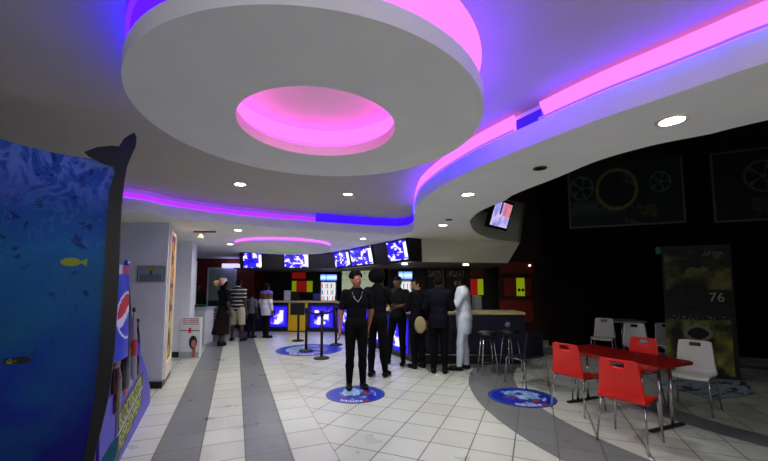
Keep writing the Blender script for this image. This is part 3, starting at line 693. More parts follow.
    if face:
        for s in (-1, 1):
            mb = MB(); mb.smooth = True; c_ = Hd(s * .031, -.083, .012); mb.lathe([(.0, -.012), (.0085, -.0085), (.012, 0), (.0085, .0085), (0, .012)], 10, Matrix.Translation(Vector(c_)))
            mb.build('eye', mat('eye_white', (200, 195, 185), .3), t)
            mb = MB(); mb.smooth = True; c_ = Hd(s * .031, -.092, .012); mb.lathe([(.0, -.006), (.0045, -.004), (.006, 0), (.0045, .004), (0, .006)], 8, Matrix.Translation(Vector(c_))); mb.build('iris', black, t)
        mb = MB(); mb.tube([Hd(-.024, -.082, -.049), Hd(-.01, -.096, -.046), Hd(.01, -.096, -.046), Hd(.024, -.082, -.049)], [.003, .006, .006, .003], 8); mb.build('lips', mat('lips', (110, 52, 48), .5), t)
    return t, J
# front man on the disc
t, J = person('man in black t-shirt and chain necklace standing on the nearest blue floor disc', *atz(356, 388), math.radians(12), 1.80,
    pose=dict(anL=(.105, .0, .085), toeL=(.13, -.16, .035), head=(-.01, -.03, 1.63), elL=(.24, .05, 1.14), wrL=(.2, .08, .9), elR=(-.235, .02, 1.13), wrR=(-.25, -.03, .88)), skin=(150, 98, 72), hair='tall', hy=math.radians(20), hp=math.radians(-14), h=.010, hem=.9)
mb = MB(); mb.tube([(.085 * math.cos(a) , -.105 - .02 * math.sin(a) * 0 + (.075 if math.sin(a) > .3 else 0), 1.41 + .07 * math.sin(a)) for a in []] or [(-.075, -.03, 1.49), (-.075, -.085, 1.44), (-.05, -.118, 1.36), (0, -.13, 1.30), (.05, -.118, 1.36), (.075, -.085, 1.44), (.075, -.03, 1.49), (.045, .06, 1.52), (-.045, .06, 1.52), (-.075, -.03, 1.49)], .006, 6); mb.build('necklace', mat('silver', (185, 190, 185), .25, .9), t)
for s in (-1, 1):
    mb = MB(); mb.smooth = True; mb.lathe([(.0, -.05), (.03, -.04), (.038, 0), (.03, .04), (0, .05)], 12, Matrix.Translation((s * .097, -.045, .54)) @ Matrix.Diagonal((1.1, 1, .55, 1)) ); mb.build('knee_rip', mat('skin_knee', (74, 60, 54), .7), t)
# man behind him with the afro
person('afro-haired man in black with his back turned, standing right behind the man with the necklace', *atz(377, 377), math.radians(160), 1.84, hair='afro', face=False,
    pose=dict(elL=(.25, -.05, 1.17), wrL=(.16, -.2, 1.05), elR=(-.25, -.05, 1.17), wrR=(-.16, -.24, 1.1), anR=(-.13, -.05, .085), toeR=(-.15, -.2, .035)), skin=(60, 40, 30), hem=.88)
# man in cap leaning with arms out
t, J = person('man in black cap facing the queue with his forearms stretched out before him', *atz(398, 364.5), math.radians(-20), 1.78, hair='cap', haircol=(8, 9, 20),
    pose=dict(elL=(.22, -.08, 1.18), wrL=(.06, -.3, 1.16), elR=(-.24, -.06, 1.16), wrR=(-.3, -.3, 1.13), anR=(-.2, .0, .085), toeR=(-.23, -.15, .035), knR=(-.16, -.02, .5)), skin=(105, 72, 52), top=(22, 26, 24))
# pair with their backs to us
person('left person of the close pair at the bar, with a tan bag', *atz(418, 368), math.radians(-150), 1.72, skin=(150, 115, 80), top=(13, 13, 20), bottom=(13, 13, 18), face=True, hy=math.radians(60), sleeve='long',
    pose=dict(elL=(.2, -.08, 1.15), wrL=(.1, -.26, 1.12)))
person('broad man in navy black, right one of the close pair at the bar', *atz(439.5, 373), math.radians(170), 1.78, skin=(50, 34, 26), top=(12, 13, 24), bottom=(10, 10, 14), face=False, sleeve='long', hem=.8, loose=.01,
    pose=dict(elL=(.24, -.05, 1.16), wrL=(.14, -.22, 1.1), elR=(-.24, -.04, 1.16), wrR=(-.16, -.24, 1.12)))
a = atz(420.5, 369.5); mb = MB(); mb.smooth = True; mb.lathe([(0, -.03), (.09, -.03), (.12, -.015), (.12, .015), (.09, .03), (0, .03)], 24, Matrix.Translation((a[0] - .02, a[1] - .22, .86)) @ Matrix.Rotation(PI / 2 - .1, 4, 'X') @ Matrix.Diagonal((.9, 1.3, 1, 1)))
tb_ = tag(mb.build('round_bag', mat('tan_leather', (150, 135, 95), .6)), 'tan oval bag hanging at the hip of the left person of the close pair', 'bag')
# man in white
person('man in pale tunic and matching trousers standing side-on at the bar with a raised hand', *atz(465, 370), math.radians(-105), 1.80, skin=(48, 32, 25), top=(205, 215, 225), bottom=(190, 200, 212), shoe=(14, 12, 12), sleeve='long', hem=.66, loose=.02, flare=.0,
    pose=dict(head=(0, -.07, 1.6), neck=(0, -.03, 1.47), chest=(0, -.02, 1.3), elL=(.2, -.12, 1.2), wrL=(.1, -.32, 1.3), elR=(-.2, -.1, 1.18), wrR=(-.1, -.3, 1.22), anL=(.09, -.1, .085), toeL=(.1, -.27, .035), knL=(.09, -.07, .5)), hp=math.radians(18))
# far-left group
g = .0165
stripes = bpy.data.materials.new('striped_knit'); stripes.use_nodes = True; nt = stripes.node_tree; bb = nt.nodes['Principled BSDF']; tc = nt.nodes.new('ShaderNodeTexCoord'); sp = nt.nodes.new('ShaderNodeSeparateXYZ'); nt.links.new(tc.outputs['Object'], sp.inputs[0])
m1 = nt.nodes.new('ShaderNodeMath'); m1.operation = 'MULTIPLY'; m1.inputs[1].default_value = 1 / .105; nt.links.new(sp.outputs[2], m1.inputs[0]); m2 = nt.nodes.new('ShaderNodeMath'); m2.operation = 'FRACT'; nt.links.new(m1.outputs[0], m2.inputs[0])
cr = nt.nodes.new('ShaderNodeValToRGB'); cr.color_ramp.interpolation = 'CONSTANT'; cr.color_ramp.elements[0].color = (.012, .011, .012, 1); cr.color_ramp.elements[1].color = (.5, .48, .48, 1); cr.color_ramp.elements[1].position = .72; nt.links.new(m2.outputs[0], cr.inputs[0]); nt.links.new(cr.outputs[0], bb.inputs['Base Color']); bb.inputs['Roughness'].default_value = .9
person('man in black and white striped shirt and beige shorts with his back turned', *atz(237, 341), math.radians(170), 1.76, skin=(58, 38, 28), top_mat=stripes, bottom=(176, 168, 142), legs='shorts', face=False, h=g, hem=.85, loose=.02, slim=1.1,
    pose=dict(anL=(.17, .0, .085), knL=(.13, 0, .5), anR=(-.16, .02, .085), knR=(-.13, 0, .5), toeL=(.2, -.15, .035), toeR=(-.2, -.14, .035)))
t, J = person('woman in long black dress carrying a patterned bundle by her head', *atz(222.5, 345), math.radians(150), 1.72, skin=(62, 42, 32), top=(14, 13, 14), bottom=(26, 18, 16), hair='long', face=False, h=g, skirt=True,
    pose=dict(elL=(.28, -.1, 1.3), wrL=(.16, -.14, 1.56), anR=(-.12, .15, .085), toeR=(-.13, .0, .035)))
a = atz(220.5, 345); mb = MB(); mb.smooth = True
for q in range(9): r_ = random.random; mb.cur = q % 3; mb.lathe([(0, -.07), (.05, -.05), (.075, 0), (.05, .05), (0, .07)], 10, Matrix.Translation((a[0] - .17 + r_() * .24, a[1] - .1 + r_() * .1, 1.6 + r_() * .16)))
tag(mb.build('cloth_bundle', [mat('bundle_pink', (190, 130, 120), .8), mat('bundle_yellow', (190, 170, 70), .8), mat('bundle_white', (190, 180, 175), .8)]), 'pink, yellow and white patterned bundle held beside the head of the woman in black', 'bundle')
person('child in grey top standing between the striped man and the woman in purple', *atz(251, 338), math.radians(165), 1.38, skin=(56, 38, 30), top=(88, 88, 96), bottom=(22, 22, 30), face=False, h=g)
mp = bpy.data.materials.new('purple_white_top'); mp.use_nodes = True; nt = mp.node_tree; bb = nt.nodes['Principled BSDF']; tc = nt.nodes.new('ShaderNodeTexCoord'); sp = nt.nodes.new('ShaderNodeSeparateXYZ'); nt.links.new(tc.outputs['Object'], sp.inputs[0])
cr = nt.nodes.new('ShaderNodeValToRGB'); cr.color_ramp.interpolation = 'CONSTANT'; cr.color_ramp.elements[0].color = (.62, .62, .75, 1); e = cr.color_ramp.elements[1]; e.position = .62; e.color = (.09, .04, .02, 1); e = cr.color_ramp.elements.new(.70); e.color = (.12, .07, .45, 1)
m1 = nt.nodes.new('ShaderNodeMath'); m1.operation = 'MULTIPLY'; m1.inputs[1].default_value = .5; nt.links.new(sp.outputs[2], m1.inputs[0]); nt.links.new(m1.outputs[0], cr.inputs[0]); nt.links.new(cr.outputs[0], bb.inputs['Base Color']); bb.inputs['Roughness'].default_value = .85
person('woman in purple and white top and black trousers waiting at the far counter', *atz(265.5, 338), math.radians(150), 1.66, skin=(78, 50, 36), top_mat=mp, bottom=(14, 14, 18), hair='long', face=False, h=g, sleeve='long', hem=.72, loose=.02,
    pose=dict(anL=(.05, 0, .085), anR=(-.06, 0, .085), knL=(.06, -.01, .5), knR=(-.06, -.01, .5)))
person('man in black standing behind the white desk in the bright doorway', -5.5, 10.65, math.radians(40), 1.66, skin=(50, 34, 28), top=(10, 10, 12), face=False, h=g, sleeve='long')
person('bar worker in white shirt half hidden behind the close pair', *aty(440.5, 300, 9.3)[:2], 0, 1.62, skin=(60, 42, 32), top=(215, 220, 225), bottom=(20, 20, 24), h=g, sleeve='short')

# ------------------------------------------------------------------ queue posts
blk = mat('post_black', (14, 14, 15), .4, .3)
def post(u, v, label, first=None, sign=False):
    x, y = atz(u, v)
    if first: return dup(first, (x, y, 0), 0, label)
    t = thing('queue_post', label, 'queue post', (x, y, 0), group='black queue posts by the far blue disc')
    mb = MB(); mb.smooth = True; mb.lathe([(0, 0), (.17, 0), (.175, .012), (.15, .03), (.05, .045), (.03, .06), (0, .06)], 28); mb.build('base', blk, t)
    mb = MB(); mb.smooth = True; mb.lathe([(0, .05), (.032, .05), (.032, .93), (0, .93)], 16); mb.build('pole', blk, t)
    mb = MB(); mb.smooth = True; mb.lathe([(0, .92), (.042, .92), (.045, .94), (.045, 1.02), (.036, 1.04), (0, 1.045)], 16); mb.build('belt_cassette', blk, t)
    return t
p1 = post(306, 351, 'black queue post standing on the left part of the far blue disc')
post(321.5, 358.5, 'black queue post nearest to the front man, its base in front of the disc', p1)
post(336, 345, 'black queue post partly hidden by the front man', p1)
p4 = post(298, 341, 'black queue post behind the far disc, carrying a black sign box', p1)
x, y = atz(298, 341); tag(MB().box(-.2, .2, -.06, .06, .75, 1.09).build('sign_box', blk, loc=(x, y - .11, 0), bevel=.01), 'black box sign on top of the rear queue post before the yellow panel', 'sign')
def belt(a, b, label):
    A, B = Vector(atz(*a) + (.98,)), Vector(atz(*b) + (.98,)); d = (B - A).normalized(); A, B = A + d * .05, B - d * .05; mb = MB(); N = 12; vs = []
    for i in range(N + 1):
        f = i / N; p = A.lerp(B, f); p.z -= .05 * 4 * f * (1 - f); vs += [p + Vector((0, 0, -.025)), p + Vector((0, 0, .025))]
    mb.add(vs, [(2 * i, 2 * i + 2, 2 * i + 3, 2 * i + 1) for i in range(N)]); tag(mb.build('queue_belt', mat('belt', (18, 18, 30), .8), solid=.003), label, 'belt')
belt((306, 351), (321.5, 358.5), 'dark belt stretched between the two nearest queue posts')
belt((321.5, 358.5), (336, 345), 'dark belt from the nearest queue post back to the hidden one')

# ------------------------------------------------------------------ floor discs
def disc(u, v, r, label, seed, pale=1.0):
    x, y = atz(u, v); g = vnoise(seed); t = thing('floor_sticker', label, 'floor sticker', (x, y, 0), group='round blue printed floor stickers')
    N = 40
    def c(s, q):
        X, Y = 2 * s - 1, 2 * q - 1; R = math.hypot(X, Y); h = fbm(g, X * 3 + 5, Y * 3 + 5)
        col = (18, 40, 170)
        if R > .93: col = (60, 90, 190)
        elif R > .78: col = mix((15, 35, 190), (30, 60, 160), h)
        if R < .72 and h > .56: col = mix((180, 205, 225), (120, 160, 210), (h - .56) * 8)
        elif R < .72 and h > .50: col = (90, 140, 190)
        elif R < .6 and h < .36: col = (150, 70, 50)
        if .74 < R < .9 and abs(X) < .45 and Y < 0 and int(X * 26) % 2 == 0: col = (225, 215, 235)
        if .74 < R < .9 and .3 < X < .5 and Y < 0: col = (170, 40, 60)
        return col
    painted('print', lambda s, q: ((2 * s - 1) * r, (2 * q - 1) * r, .004), 64, 64, c, paintmat('floor_print', .35), t, keep=lambda s, q: math.hypot(2 * s - 1, 2 * q - 1) < 1)
    mb = MB(); mb.lathe([(r - .006, .0), (r - .006, .0045), (r + .012, .004), (r + .012, 0), (r - .006, 0)], 64); mb.build('rim', mat('disc_rim', (24, 40, 120), .35), t)
disc(355.5, 394, .42, 'blue round floor sticker under the front man', 3)
disc(521.5, 397, .45, 'blue round floor sticker on the grey band beside the red chairs', 11)
disc(309.5, 349.5, .80, 'large blue round floor sticker under the queue posts', 17)

# ------------------------------------------------------------------ seating
chrome = mat('chrome', (190, 190, 190), .2, 1.0)
def make_chair(m, label, group, feetcol=black, slot=True):
    """shell chair facing +x, origin on the floor under the seat"""
    t = thing('shell_chair', label, 'chair', (0, 0, 0), 0, group)
    # side profile of the one-piece shell: front lip, seat, curved heel, back
    prof = [(.21, .415), (.19, .445), (.1, .452), (0, .445), (-.1, .437), (-.165, .44), (-.205, .462), (-.215, .50), (-.212, .55), (-.215, .62), (-.225, .72), (-.238, .81), (-.245, .86)]
    ps = smooth_path(prof, 3)
    def bw(i):   # half width along the profile
        f = i / (len(ps) - 1)
        return .20 + .012 * math.sin(f * PI) if f < .5 else .212 - .045 * ((f - .5) / .5) ** 1.3
    mb = MB(); mb.smooth = True; nv = 18; rows = []
    bow = lambda i: .022 if i / (len(ps) - 1) > .55 else .01
    vs = []
    for i, (x, z) in enumerate(ps):
        W_ = bw(i)
        for j in range(nv + 1):
            s = 2 * j / nv - 1; e = bow(i) * (s * s)
            if i / (len(ps) - 1) > .5: vs.append((x + e, s * W_, z - (.012 * s ** 8 if i == len(ps) - 1 else 0)))
            else: vs.append((x, s * W_, z + e))
    k = nv + 1; fs = []
    for i in range(len(ps) - 1):
        for j in range(nv):
            zc = (ps[i][1] + ps[i + 1][1]) / 2
            if slot and i > len(ps) * .6 and .775 < zc < .825 and 6 <= j <= 11: continue
            fs.append((i * k + j, (i + 1) * k + j, (i + 1) * k + j + 1, i * k + j + 1))
    mb.add(vs, fs); mb.build('seat_shell', m, t, solid=.014)
    for s in (-1, 1):
        y = s * .19
        MB().tube([(.16, y, .425), (.185, y, .42), (.20, y * 1.03, .39), (.235, y * 1.16, 0.006)], .0105, 10).build('leg', chrome, t)
        MB().tube([(-.13, y, .425), (-.16, y, .42), (-.18, y * 1.03, .39), (-.235, y * 1.18, 0.006)], .0105, 10).build('leg', chrome, t)
        MB().tube([(.16, y, .425), (-.13, y, .425)], .0105, 10).build('side_rail', chrome, t)
    MB().tube([(.06, -.19, .42), (.06, .19, .42)], .009, 8).build('cross_rail', chrome, t)
    return t
redp = mat('red_plastic', (205, 26, 18), .28); whp = mat('white_shell', (205, 205, 200), .3); dkp = mat('dark_navy_shell', (14, 16, 30), .35)
TC = Vector((2.97, 4.66, 0))
ch = make_chair(redp, 'red shell chair nearest to the viewer, its back towards us', 'red shell chairs around the red table')
ch.location = (2.52, 3.82, 0); ch.rotation_euler = (0, 0, math.radians(38))
dup(ch, (2.50, 4.78, 0), math.radians(30), 'red shell chair at the left end of the table beside the blue disc')
dup(ch, (3.47, 5.08, 0), math.radians(205), 'red shell chair on the far side of the table facing us')
cw = make_chair(whp, 'white shell chair nearest to the viewer, at the right of the red table', 'white shell chairs')
cw.location = (4.0, 4.78, 0); cw.rotation_euler = (0, 0, math.radians(218))
for u, v, y, a, lb in ((602, 315, 8.0, 230, 'small white shell chair farthest left in the dark background'), (637.5, 322, 6.9, 250, 'white shell chair in the dark right behind the far red chair'), (671, 322, 6.9, 255, 'white shell chair in the dark just left of the film posters')):
    p = aty(u, v, y); c2 = dup(cw, (p[0], p[1], 0), math.radians(a), lb)
cd_ = make_chair(dkp, 'dark navy shell chair with thin chrome legs behind the right floor disc', 'dark chairs by the bar')
cd_.location = (2.28, 5.95, 0); cd_.rotation_euler = (0, 0, math.radians(115))
# table
t = thing('cafe_table', 'long red cafe table on two chrome pedestal legs among the red chairs', 'table', tuple(TC), math.atan2(N1[1], N1[0]))
mb = MB(); hw, hl, cr_ = .37, .66, .06
pl = [(hw - cr_, -hl), (hw, -hl + cr_), (hw, hl - cr_), (hw - cr_, hl), (-hw + cr_, hl), (-hw, hl - cr_), (-hw, -hl + cr_), (-hw + cr_, -hl)]
mb.prism(pl, .695, .73); mb.build('tabletop', mat('table_red', (140, 22, 18), .3, noise=.08, nscale=10), t, bevel=.006)
for s in (-1, 1):
    yy = s * .53
    for q in (-.1, .1): MB().tube([(q, yy, .02), (q, yy, .695)], .018, 12).build('leg', chrome, t)
    MB().box(-.29, .29, yy - .025, yy + .025, .0, .025).build('foot_bar', mat('dark_foot', (24, 24, 24), .4), t, bevel=.005)
    MB().box(-.28, .28, yy - .02, yy + .02, .675, .695).build('top_bracket', mat('dark_foot', (24, 24, 24), .4), t)
# white table in the dark
p = aty(628, 322, 8.3); t = thing('cafe_table', 'small white table between the two left white chairs in the dark', 'table', (p[0], p[1] + .2, 0))
MB().box(-.35, .35, -.3, .3, .75, .79).build('tabletop', mat('dull_white_top', (170, 172, 160), .4), t, bevel=.01)
MB().tube([(0, 0, .02), (0, 0, .75)], .03, 12).build('leg', chrome, t); MB().lathe([(0, 0), (.22, 0), (.2, .02), (0, .03)], 24).build('base', blk, t)
# bar stools
def stool(x, y, label, first=None):
    if first: return dup(first, (x, y, 0), .3, label)
    t = thing('bar_stool', label, 'stool', (x, y, 0), 0, 'dark bar stools at the bar')
    mb = MB(); mb.smooth = True; mb.lathe([(0, .68), (.16, .68), (.175, .70), (.175, .735), (.155, .755), (0, .76)], 24); mb.build('seat', mat('dark_vinyl', (16, 15, 20), .4), t)
    c = []
    for k in range(4):
        a = PI / 4 + k * PI / 2; MB().tube([(.12 * math.cos(a), .12 * math.sin(a), .68), (.21 * math.cos(a), .21 * math.sin(a), .005)], .011, 8).build('leg', chrome, t); c.append((.181 * math.cos(a), .181 * math.sin(a), .23))
    MB().tube(c + [c[0]], .008, 8).build('footrest', chrome, t); return t
x, y = atz(488, 374); s1 = stool(x, y, 'bar stool standing next to the man in white'); x, y = atz(511, 371); stool(x, y - .0, 'bar stool nearer the right end of the bar', s1)

# ------------------------------------------------------------------ television on the recessed wall
c0 = Vector(aty(500.5, 214.5, 6.75)); t = thing('television', 'tilted wall television with a pale glowing picture in the recess above the bar', 'television', tuple(c0))
xd = Vector((.70, .71, 0)).normalized(); up = (Vector((0, 0, 1)) + Vector((.71, -.70, 0)) * .34).normalized(); M = frame((0, 0, 0), xd, up)
MB().box(-.38, .38, -.28, .28, -.05, .02, M).build('casing', mat('tv_black', (8, 8, 9), .25), t)
g = vnoise(77)
def tvc(s, q):
    h = fbm(g, s * 6, q * 4)
    if .36 < s < .46 and q > .5: return (70, 20, 60)
    if s > .55 and q > .45: return mix((235, 170, 185), (200, 90, 110), h)
    return mix((130, 140, 225), (215, 190, 245), (h - .3) * 3)
painted('display', lambda s, q: M @ Vector((-.33 + .66 * s, -.23 + .46 * q, .024)), 40, 26, tvc, paintmat('tv_display', emit=.9), t)
MB().tube([M @ Vector((0, 0, -.03)), M @ Vector((0, .05, -.03)) + Vector((-.25, .16, .06))], .025, 8).build('wall_bracket', black, t)

# ------------------------------------------------------------------ posters on the dark wall
def wall_poster(u0, v0, u1, v1, fnc, label, nu=110, nv=56):
    A = wpt(u0, v1, .03); B = wpt(u1, v1, .03); T_ = wpt(u1, v0, .03); Hh = T_.z - B.z; d = (B - A); d.z = 0; A.z = B.z
    t = thing('film_poster', label, 'poster', tuple(A), group='film reel posters high on the dark wall')
    painted('print', lambda s, q: d * s + Vector((0, 0, Hh * q)) + WN * .004, nu, nv, fnc, paintmat('poster_print', .6), t)
    dn = d.normalized(); mb = MB(); M = frame((0, 0, 0), dn, (0, 0, 1)); L_ = d.length
    for b in ((-.04, L_ + .04, -.04, 0), (-.04, L_ + .04, Hh, Hh + .04), (-.04, 0, 0, Hh), (L_, L_ + .04, 0, Hh)): mb.box(*b, -.03, .02, M)
    mb.build('frame', mat('poster_frame', (84, 92, 86), .4), t)
def reel(X, Y, r):   # True on the metal of a reel
    R = math.hypot(X, Y) / r
    if R > 1: return None
    if R > .86 or R < .16: return True
    a = math.atan2(Y, X); k = (a / (2 * PI / 5)) % 1
    return True if abs(k - .5) > .38 else None
g5 = vnoise(55)
def post1(s, q):
    X, Y = s * 1.72, q; h = fbm(g5, s * 9, q * 6); c = mix((16, 24, 26), (30, 46, 44), h)
    if q < .42 and s < .5: c = mix(c, (90, 130, 110), .7 * (1 - abs(q - .3) * 5)) if h > .45 else c
    for cx, cy, r in ((.2, .62, .2), (1.42, .62, .16)):
        if reel(X - cx, Y - cy, r): c = (95, 110, 100)
    R = math.hypot(X - .76, Y - .56)
    if abs(R - .31) < .028: c = (130, 130, 62)
    elif R < .29: c = mix((14, 18, 16), (70, 100, 92), (h - .45) * 3 if X > .7 else 0)
    if q < .28 and .5 < s < .78 and h > .48: c = (84, 80, 50)
    if reel(X - .66, Y - .55, .16): c = (14, 12, 12)
    return tuple(k * .84 for k in c)
def post2(s, q):
    h = fbm(g5, s * 7 + 3, q * 5); c = mix((14, 18, 24), (30, 34, 40), h)
    e = reel((s - .55) * 1.9, (q - .62) * 1.8, .42)
    if e: c = (92, 100, 100)
    if q < .32 and s > .4 and h > .4: c = (70, 74, 48)
    return tuple(k * .84 for k in c)
wall_poster(571, 154, 684, 221, post1, 'film reel poster with a yellow ring, high on the dark wall beside the ceiling ribbon')
wall_poster(716, 144, 812, 216, post2, 'film reel poster at the right edge of the picture high on the dark wall', 100, 60)
# standing double poster display
PB = Vector(aty(704, 376, 6.35)); PB.z = 0; dn = WD * -1; nW = WN
M0 = frame((0, 0, 0), dn, (0, 0, 1))
g6 = vnoise(61)
def p76(s, q):
    h = fbm(g6, s * 4, q * 5); c = mix((10, 12, 6), (112, 108, 46), (h - .34) * 2.6) if q > .33 else mix((8, 8, 6), (40, 34, 18), (h - .3) * 2)
    if math.hypot((s - .42) / 1.3, q - .66) < .13 and h < .6: c = (10, 10, 8)
    return c
def plow(s, q):
    h = fbm(g6, s * 5 + 7, q * 4 + 2); c = mix((20, 22, 12), (150, 150, 60), (h - .3) * 2.2)
    if math.hypot((s - .5) / 1.6, (q - .7)) < .1: c = (8, 8, 8)
    elif math.hypot((s - .5) / 1.6, (q - .7)) < .14: c = (120, 125, 115)
    if q > .93: c = (12, 12, 10) if fbm(g6, s * 30, q * 60) < .55 else (90, 92, 80)
    return c
t = thing('poster_stand', 'tall standing frame holding two dark yellow film posters, the upper one marked 76', 'poster stand', tuple(PB))
hw = .46
MB().box(-hw - .03, hw + .03, 0, 2.3, -.05, -.01, M0).build('backing', black, t)
painted('upper_poster', lambda s, q: M0 @ Vector((-hw + 2 * hw * s, 1.16 + 1.08 * q, .0)), 50, 60, p76, paintmat('poster_print', .6), t)
painted('lower_poster', lambda s, q: M0 @ Vector((-hw + 2 * hw * s - .04, .06 + 1.0 * q, .0)), 50, 60, plow, paintmat('poster_print', .6), t)
textobj('poster_number', '76', .22, mat('poster_lettering', (165, 165, 150), .6), M0 @ Matrix.Translation((.25, 1.38, .004)), t)
textobj('poster_title', 'AFTER', .10, mat('poster_lettering2', (110, 112, 100), .6), M0 @ Matrix.Translation((.24, 2.14, .004)), t)
a = wpt(656, 254, .02); b = wpt(664, 247, .02); t = thing('exit_sign', 'tiny dim green lit sign on the dark wall above the white background chairs', 'sign', tuple(a)); d_ = b - a
MB().box(0, (Vector((d_.x, d_.y, 0))).length, 0, d_.z, -.05, .0, frame((0, 0, 0), -WD, (0, 0, 1))).build('sign_face', mat('green_sign', (20, 90, 60), .5, emit=.06, ecol=(40, 130, 90)), t)
# printed mat on the floor
Q_ = [Vector(atz(*p) + (.006,)) for p in ((652, 383), (711, 400.5), (755, 394), (736, 372))]; g7 = vnoise(31)
def matc(s, q):
    h = fbm(g7, s * 14, q * 7)
    return (60, 66, 84) if h < .40 else ((165, 180, 200) if h < .6 else (140, 158, 185))
o = painted('floor_sheet', lambda s, q: (Q_[0].lerp(Q_[1], s)).lerp(Q_[3].lerp(Q_[2], s), q) + Vector((0, 0, .004 * math.sin(9 * s) * math.sin(7 * q) + .004)), 60, 34, matc, paintmat('sheet_print', .6), solid=.003)
tag(o, 'pale blue printed sheet with dark marks lying on the floor beside the white chair', 'sheet')

# ------------------------------------------------------------------ left side: cinema standee, drink standee, plaque, mosaic
SY = 2.55; SX = aty(114, 250, SY)[0]
t = thing('film_standee', 'huge cardboard standee of dark blue ocean water cropped by the left edge', 'standee', (SX, SY, 0))
xd = Vector((-.9, -.436, 0)).normalized()     # runs from the right edge towards the viewer's left
M = frame((0, 0, 0), -xd, (0, 0, 1)); WL = 1.9
g1, g2 = vnoise(101), vnoise(102, 40)
def top_z(s): return 2.465 + .24 * (1 - s) + .012 * math.sin(s * 14)
def bowx(q): return -.22 * max(0, .38 - q) ** 1.5 * 3.0
def ocean_material():
    m = bpy.data.materials.new('ocean_print'); m.use_nodes = True; nt = m.node_tree; N = nt.nodes; L = nt.links; b = N['Principled BSDF']; b.inputs['Roughness'].default_value = .5; b.inputs['Specular IOR Level'].default_value = .25
    tc = N.new('ShaderNodeTexCoord'); sp = N.new('ShaderNodeSeparateXYZ'); L.new(tc.outputs['Object'], sp.inputs[0])
    def ramp(f, els):
        r = N.new('ShaderNodeValToRGB'); L.new(f, r.inputs['Fac']); r.color_ramp.elements[0].position = els[0][0]; r.color_ramp.elements[0].color = lin(els[0][1]) + (1,)
        r.color_ramp.elements[1].position = els[1][0]; r.color_ramp.elements[1].color = lin(els[1][1]) + (1,)
        for p, c in els[2:]: e = r.color_ramp.elements.new(p); e.color = lin(c) + (1,)
        return r.outputs['Color']
    def noise(sc, dist=0, det=6, vec=None):
        n = N.new('ShaderNodeTexNoise'); n.inputs['Scale'].default_value = sc; n.inputs['Distortion'].default_value = dist; n.inputs['Detail'].default_value = det; L.new(vec or tc.outputs['Object'], n.inputs['Vector']); return n.outputs['Fac']
    def mth(op, a, b_):
        n = N.new('ShaderNodeMath'); n.operation = op; n.use_clamp = False
        for i, x in enumerate((a, b_)):
            if isinstance(x, (int, float)): n.inputs[i].default_value = x
            else: L.new(x, n.inputs[i])
        return n.outputs[0]
    z = mth('DIVIDE', sp.outputs[2], 2.6)
    zz = mth('ADD', z, mth('MULTIPLY', mth('SUBTRACT', noise(1.6, .5), .5), .35))
    c = ramp(zz, [(0, (4, 8, 34)), (1, (50, 96, 180)), (.18, (8, 18, 120)), (.36, (12, 36, 150)), (.52, (10, 84, 142)), (.70, (20, 112, 166)), (.86, (18, 66, 160))])
    mp = N.new('ShaderNodeMapping'); mp.inputs['Scale'].default_value = (5, 5, .8); L.new(tc.outputs['Object'], mp.inputs[0])
    rays = noise(1.3, .2, 3, mp.outputs[0])
    def mixc(f, a, c2):
        n = N.new('ShaderNodeMix'); n.data_type = 'RGBA'; L.new(f, n.inputs[0])
        for i, x in ((6, a), (7, c2)):
            if isinstance(x, tuple): n.inputs[i].default_value = lin(x) + (1,)
            else: L.new(x, n.inputs[i])
        return n.outputs[2]
    def clampr(f, a, b_):
        n = N.new('ShaderNodeMapRange'); n.inputs[1].default_value = a; n.inputs[2].default_value = b_; L.new(f, n.inputs[0]); return n.outputs[0]
    low = mth('MULTIPLY', clampr(rays, .5, .7), mth('MULTIPLY', clampr(z, .62, .35), .6)); c = mixc(low, c, (10, 50, 190))
    teal = mth('MULTIPLY', clampr(noise(2.2, .4), .45, .65), .45); c = mixc(teal, c, (16, 110, 130))
    dark = mth('MULTIPLY', clampr(noise(6, 2.2, 8), .60, .66), clampr(z, .38, .5)); c = mixc(mth('MULTIPLY', dark, .7), c, (4, 20, 80))
    # foam veins: thin bands where a distorted noise crosses its middle value, thicker towards the water line
    f = noise(3.6, 1.6, 7); band = mth('ABSOLUTE', mth('SUBTRACT', f, .5), 0)
    foam = mth('MULTIPLY', clampr(band, .075, .015), clampr(z, .80, .93)); c = mixc(mth('MULTIPLY', foam, .8), c, (112, 146, 215))
    f2 = noise(7.5, 1.2, 7); foam2 = mth('MULTIPLY', clampr(mth('ABSOLUTE', mth('SUBTRACT', f2, .5), 0), .03, .006), clampr(z, .62, .8)); c = mixc(mth('MULTIPLY', foam2, .3), c, (90, 140, 200))
    L.new(c, b.inputs['Base Color']); return m
mb = MB(); mb.smooth = True; mb.sheet(lambda s, q: M @ Vector((-WL + WL * s + bowx(q) * s, q * top_z(s), .0)), 60, 60); mb.build('ocean_print', ocean_material(), t)
def fish(x, z, rx, rz, m, nm, flip=1):
    pl = [(x + rx * math.cos(a), z + rz * math.sin(a)) for a in [2 * PI * k / 16 for k in range(16)]]
    mb = MB(); mb.prism(pl, .003, .005, M); mb.prism([(x + rx * .8 * flip, z), (x + rx * 1.6 * flip, z + rz * .9), (x + rx * 1.6 * flip, z - rz * .9)], .003, .005, M); mb.build(nm, m, t)
def wh(u, v):
    r = Vector(ray(u, v)); n = M.to_3x3() @ Vector((0, 0, 1)); d = (Vector((SX, SY, 0)) - Vector((0, 0, CH))).dot(n) / r.dot(n); p = Vector((0, 0, CH)) + r * d - Vector((SX, SY, 0)); q = M.inverted() @ p; return q.x, q.y
fy = mat('fish_yellow', (150, 168, 20), .5); fdk = mat('fish_dark', (6, 8, 30), .5)
fish(*wh(71, 262), .055, .03, fy, 'yellow_fish'); fish(*wh(21, 360), .05, .022, fdk, 'dark_fish', -1); fish(*wh(10, 361.5), .02, .014, fy, 'small_yellow_fish')
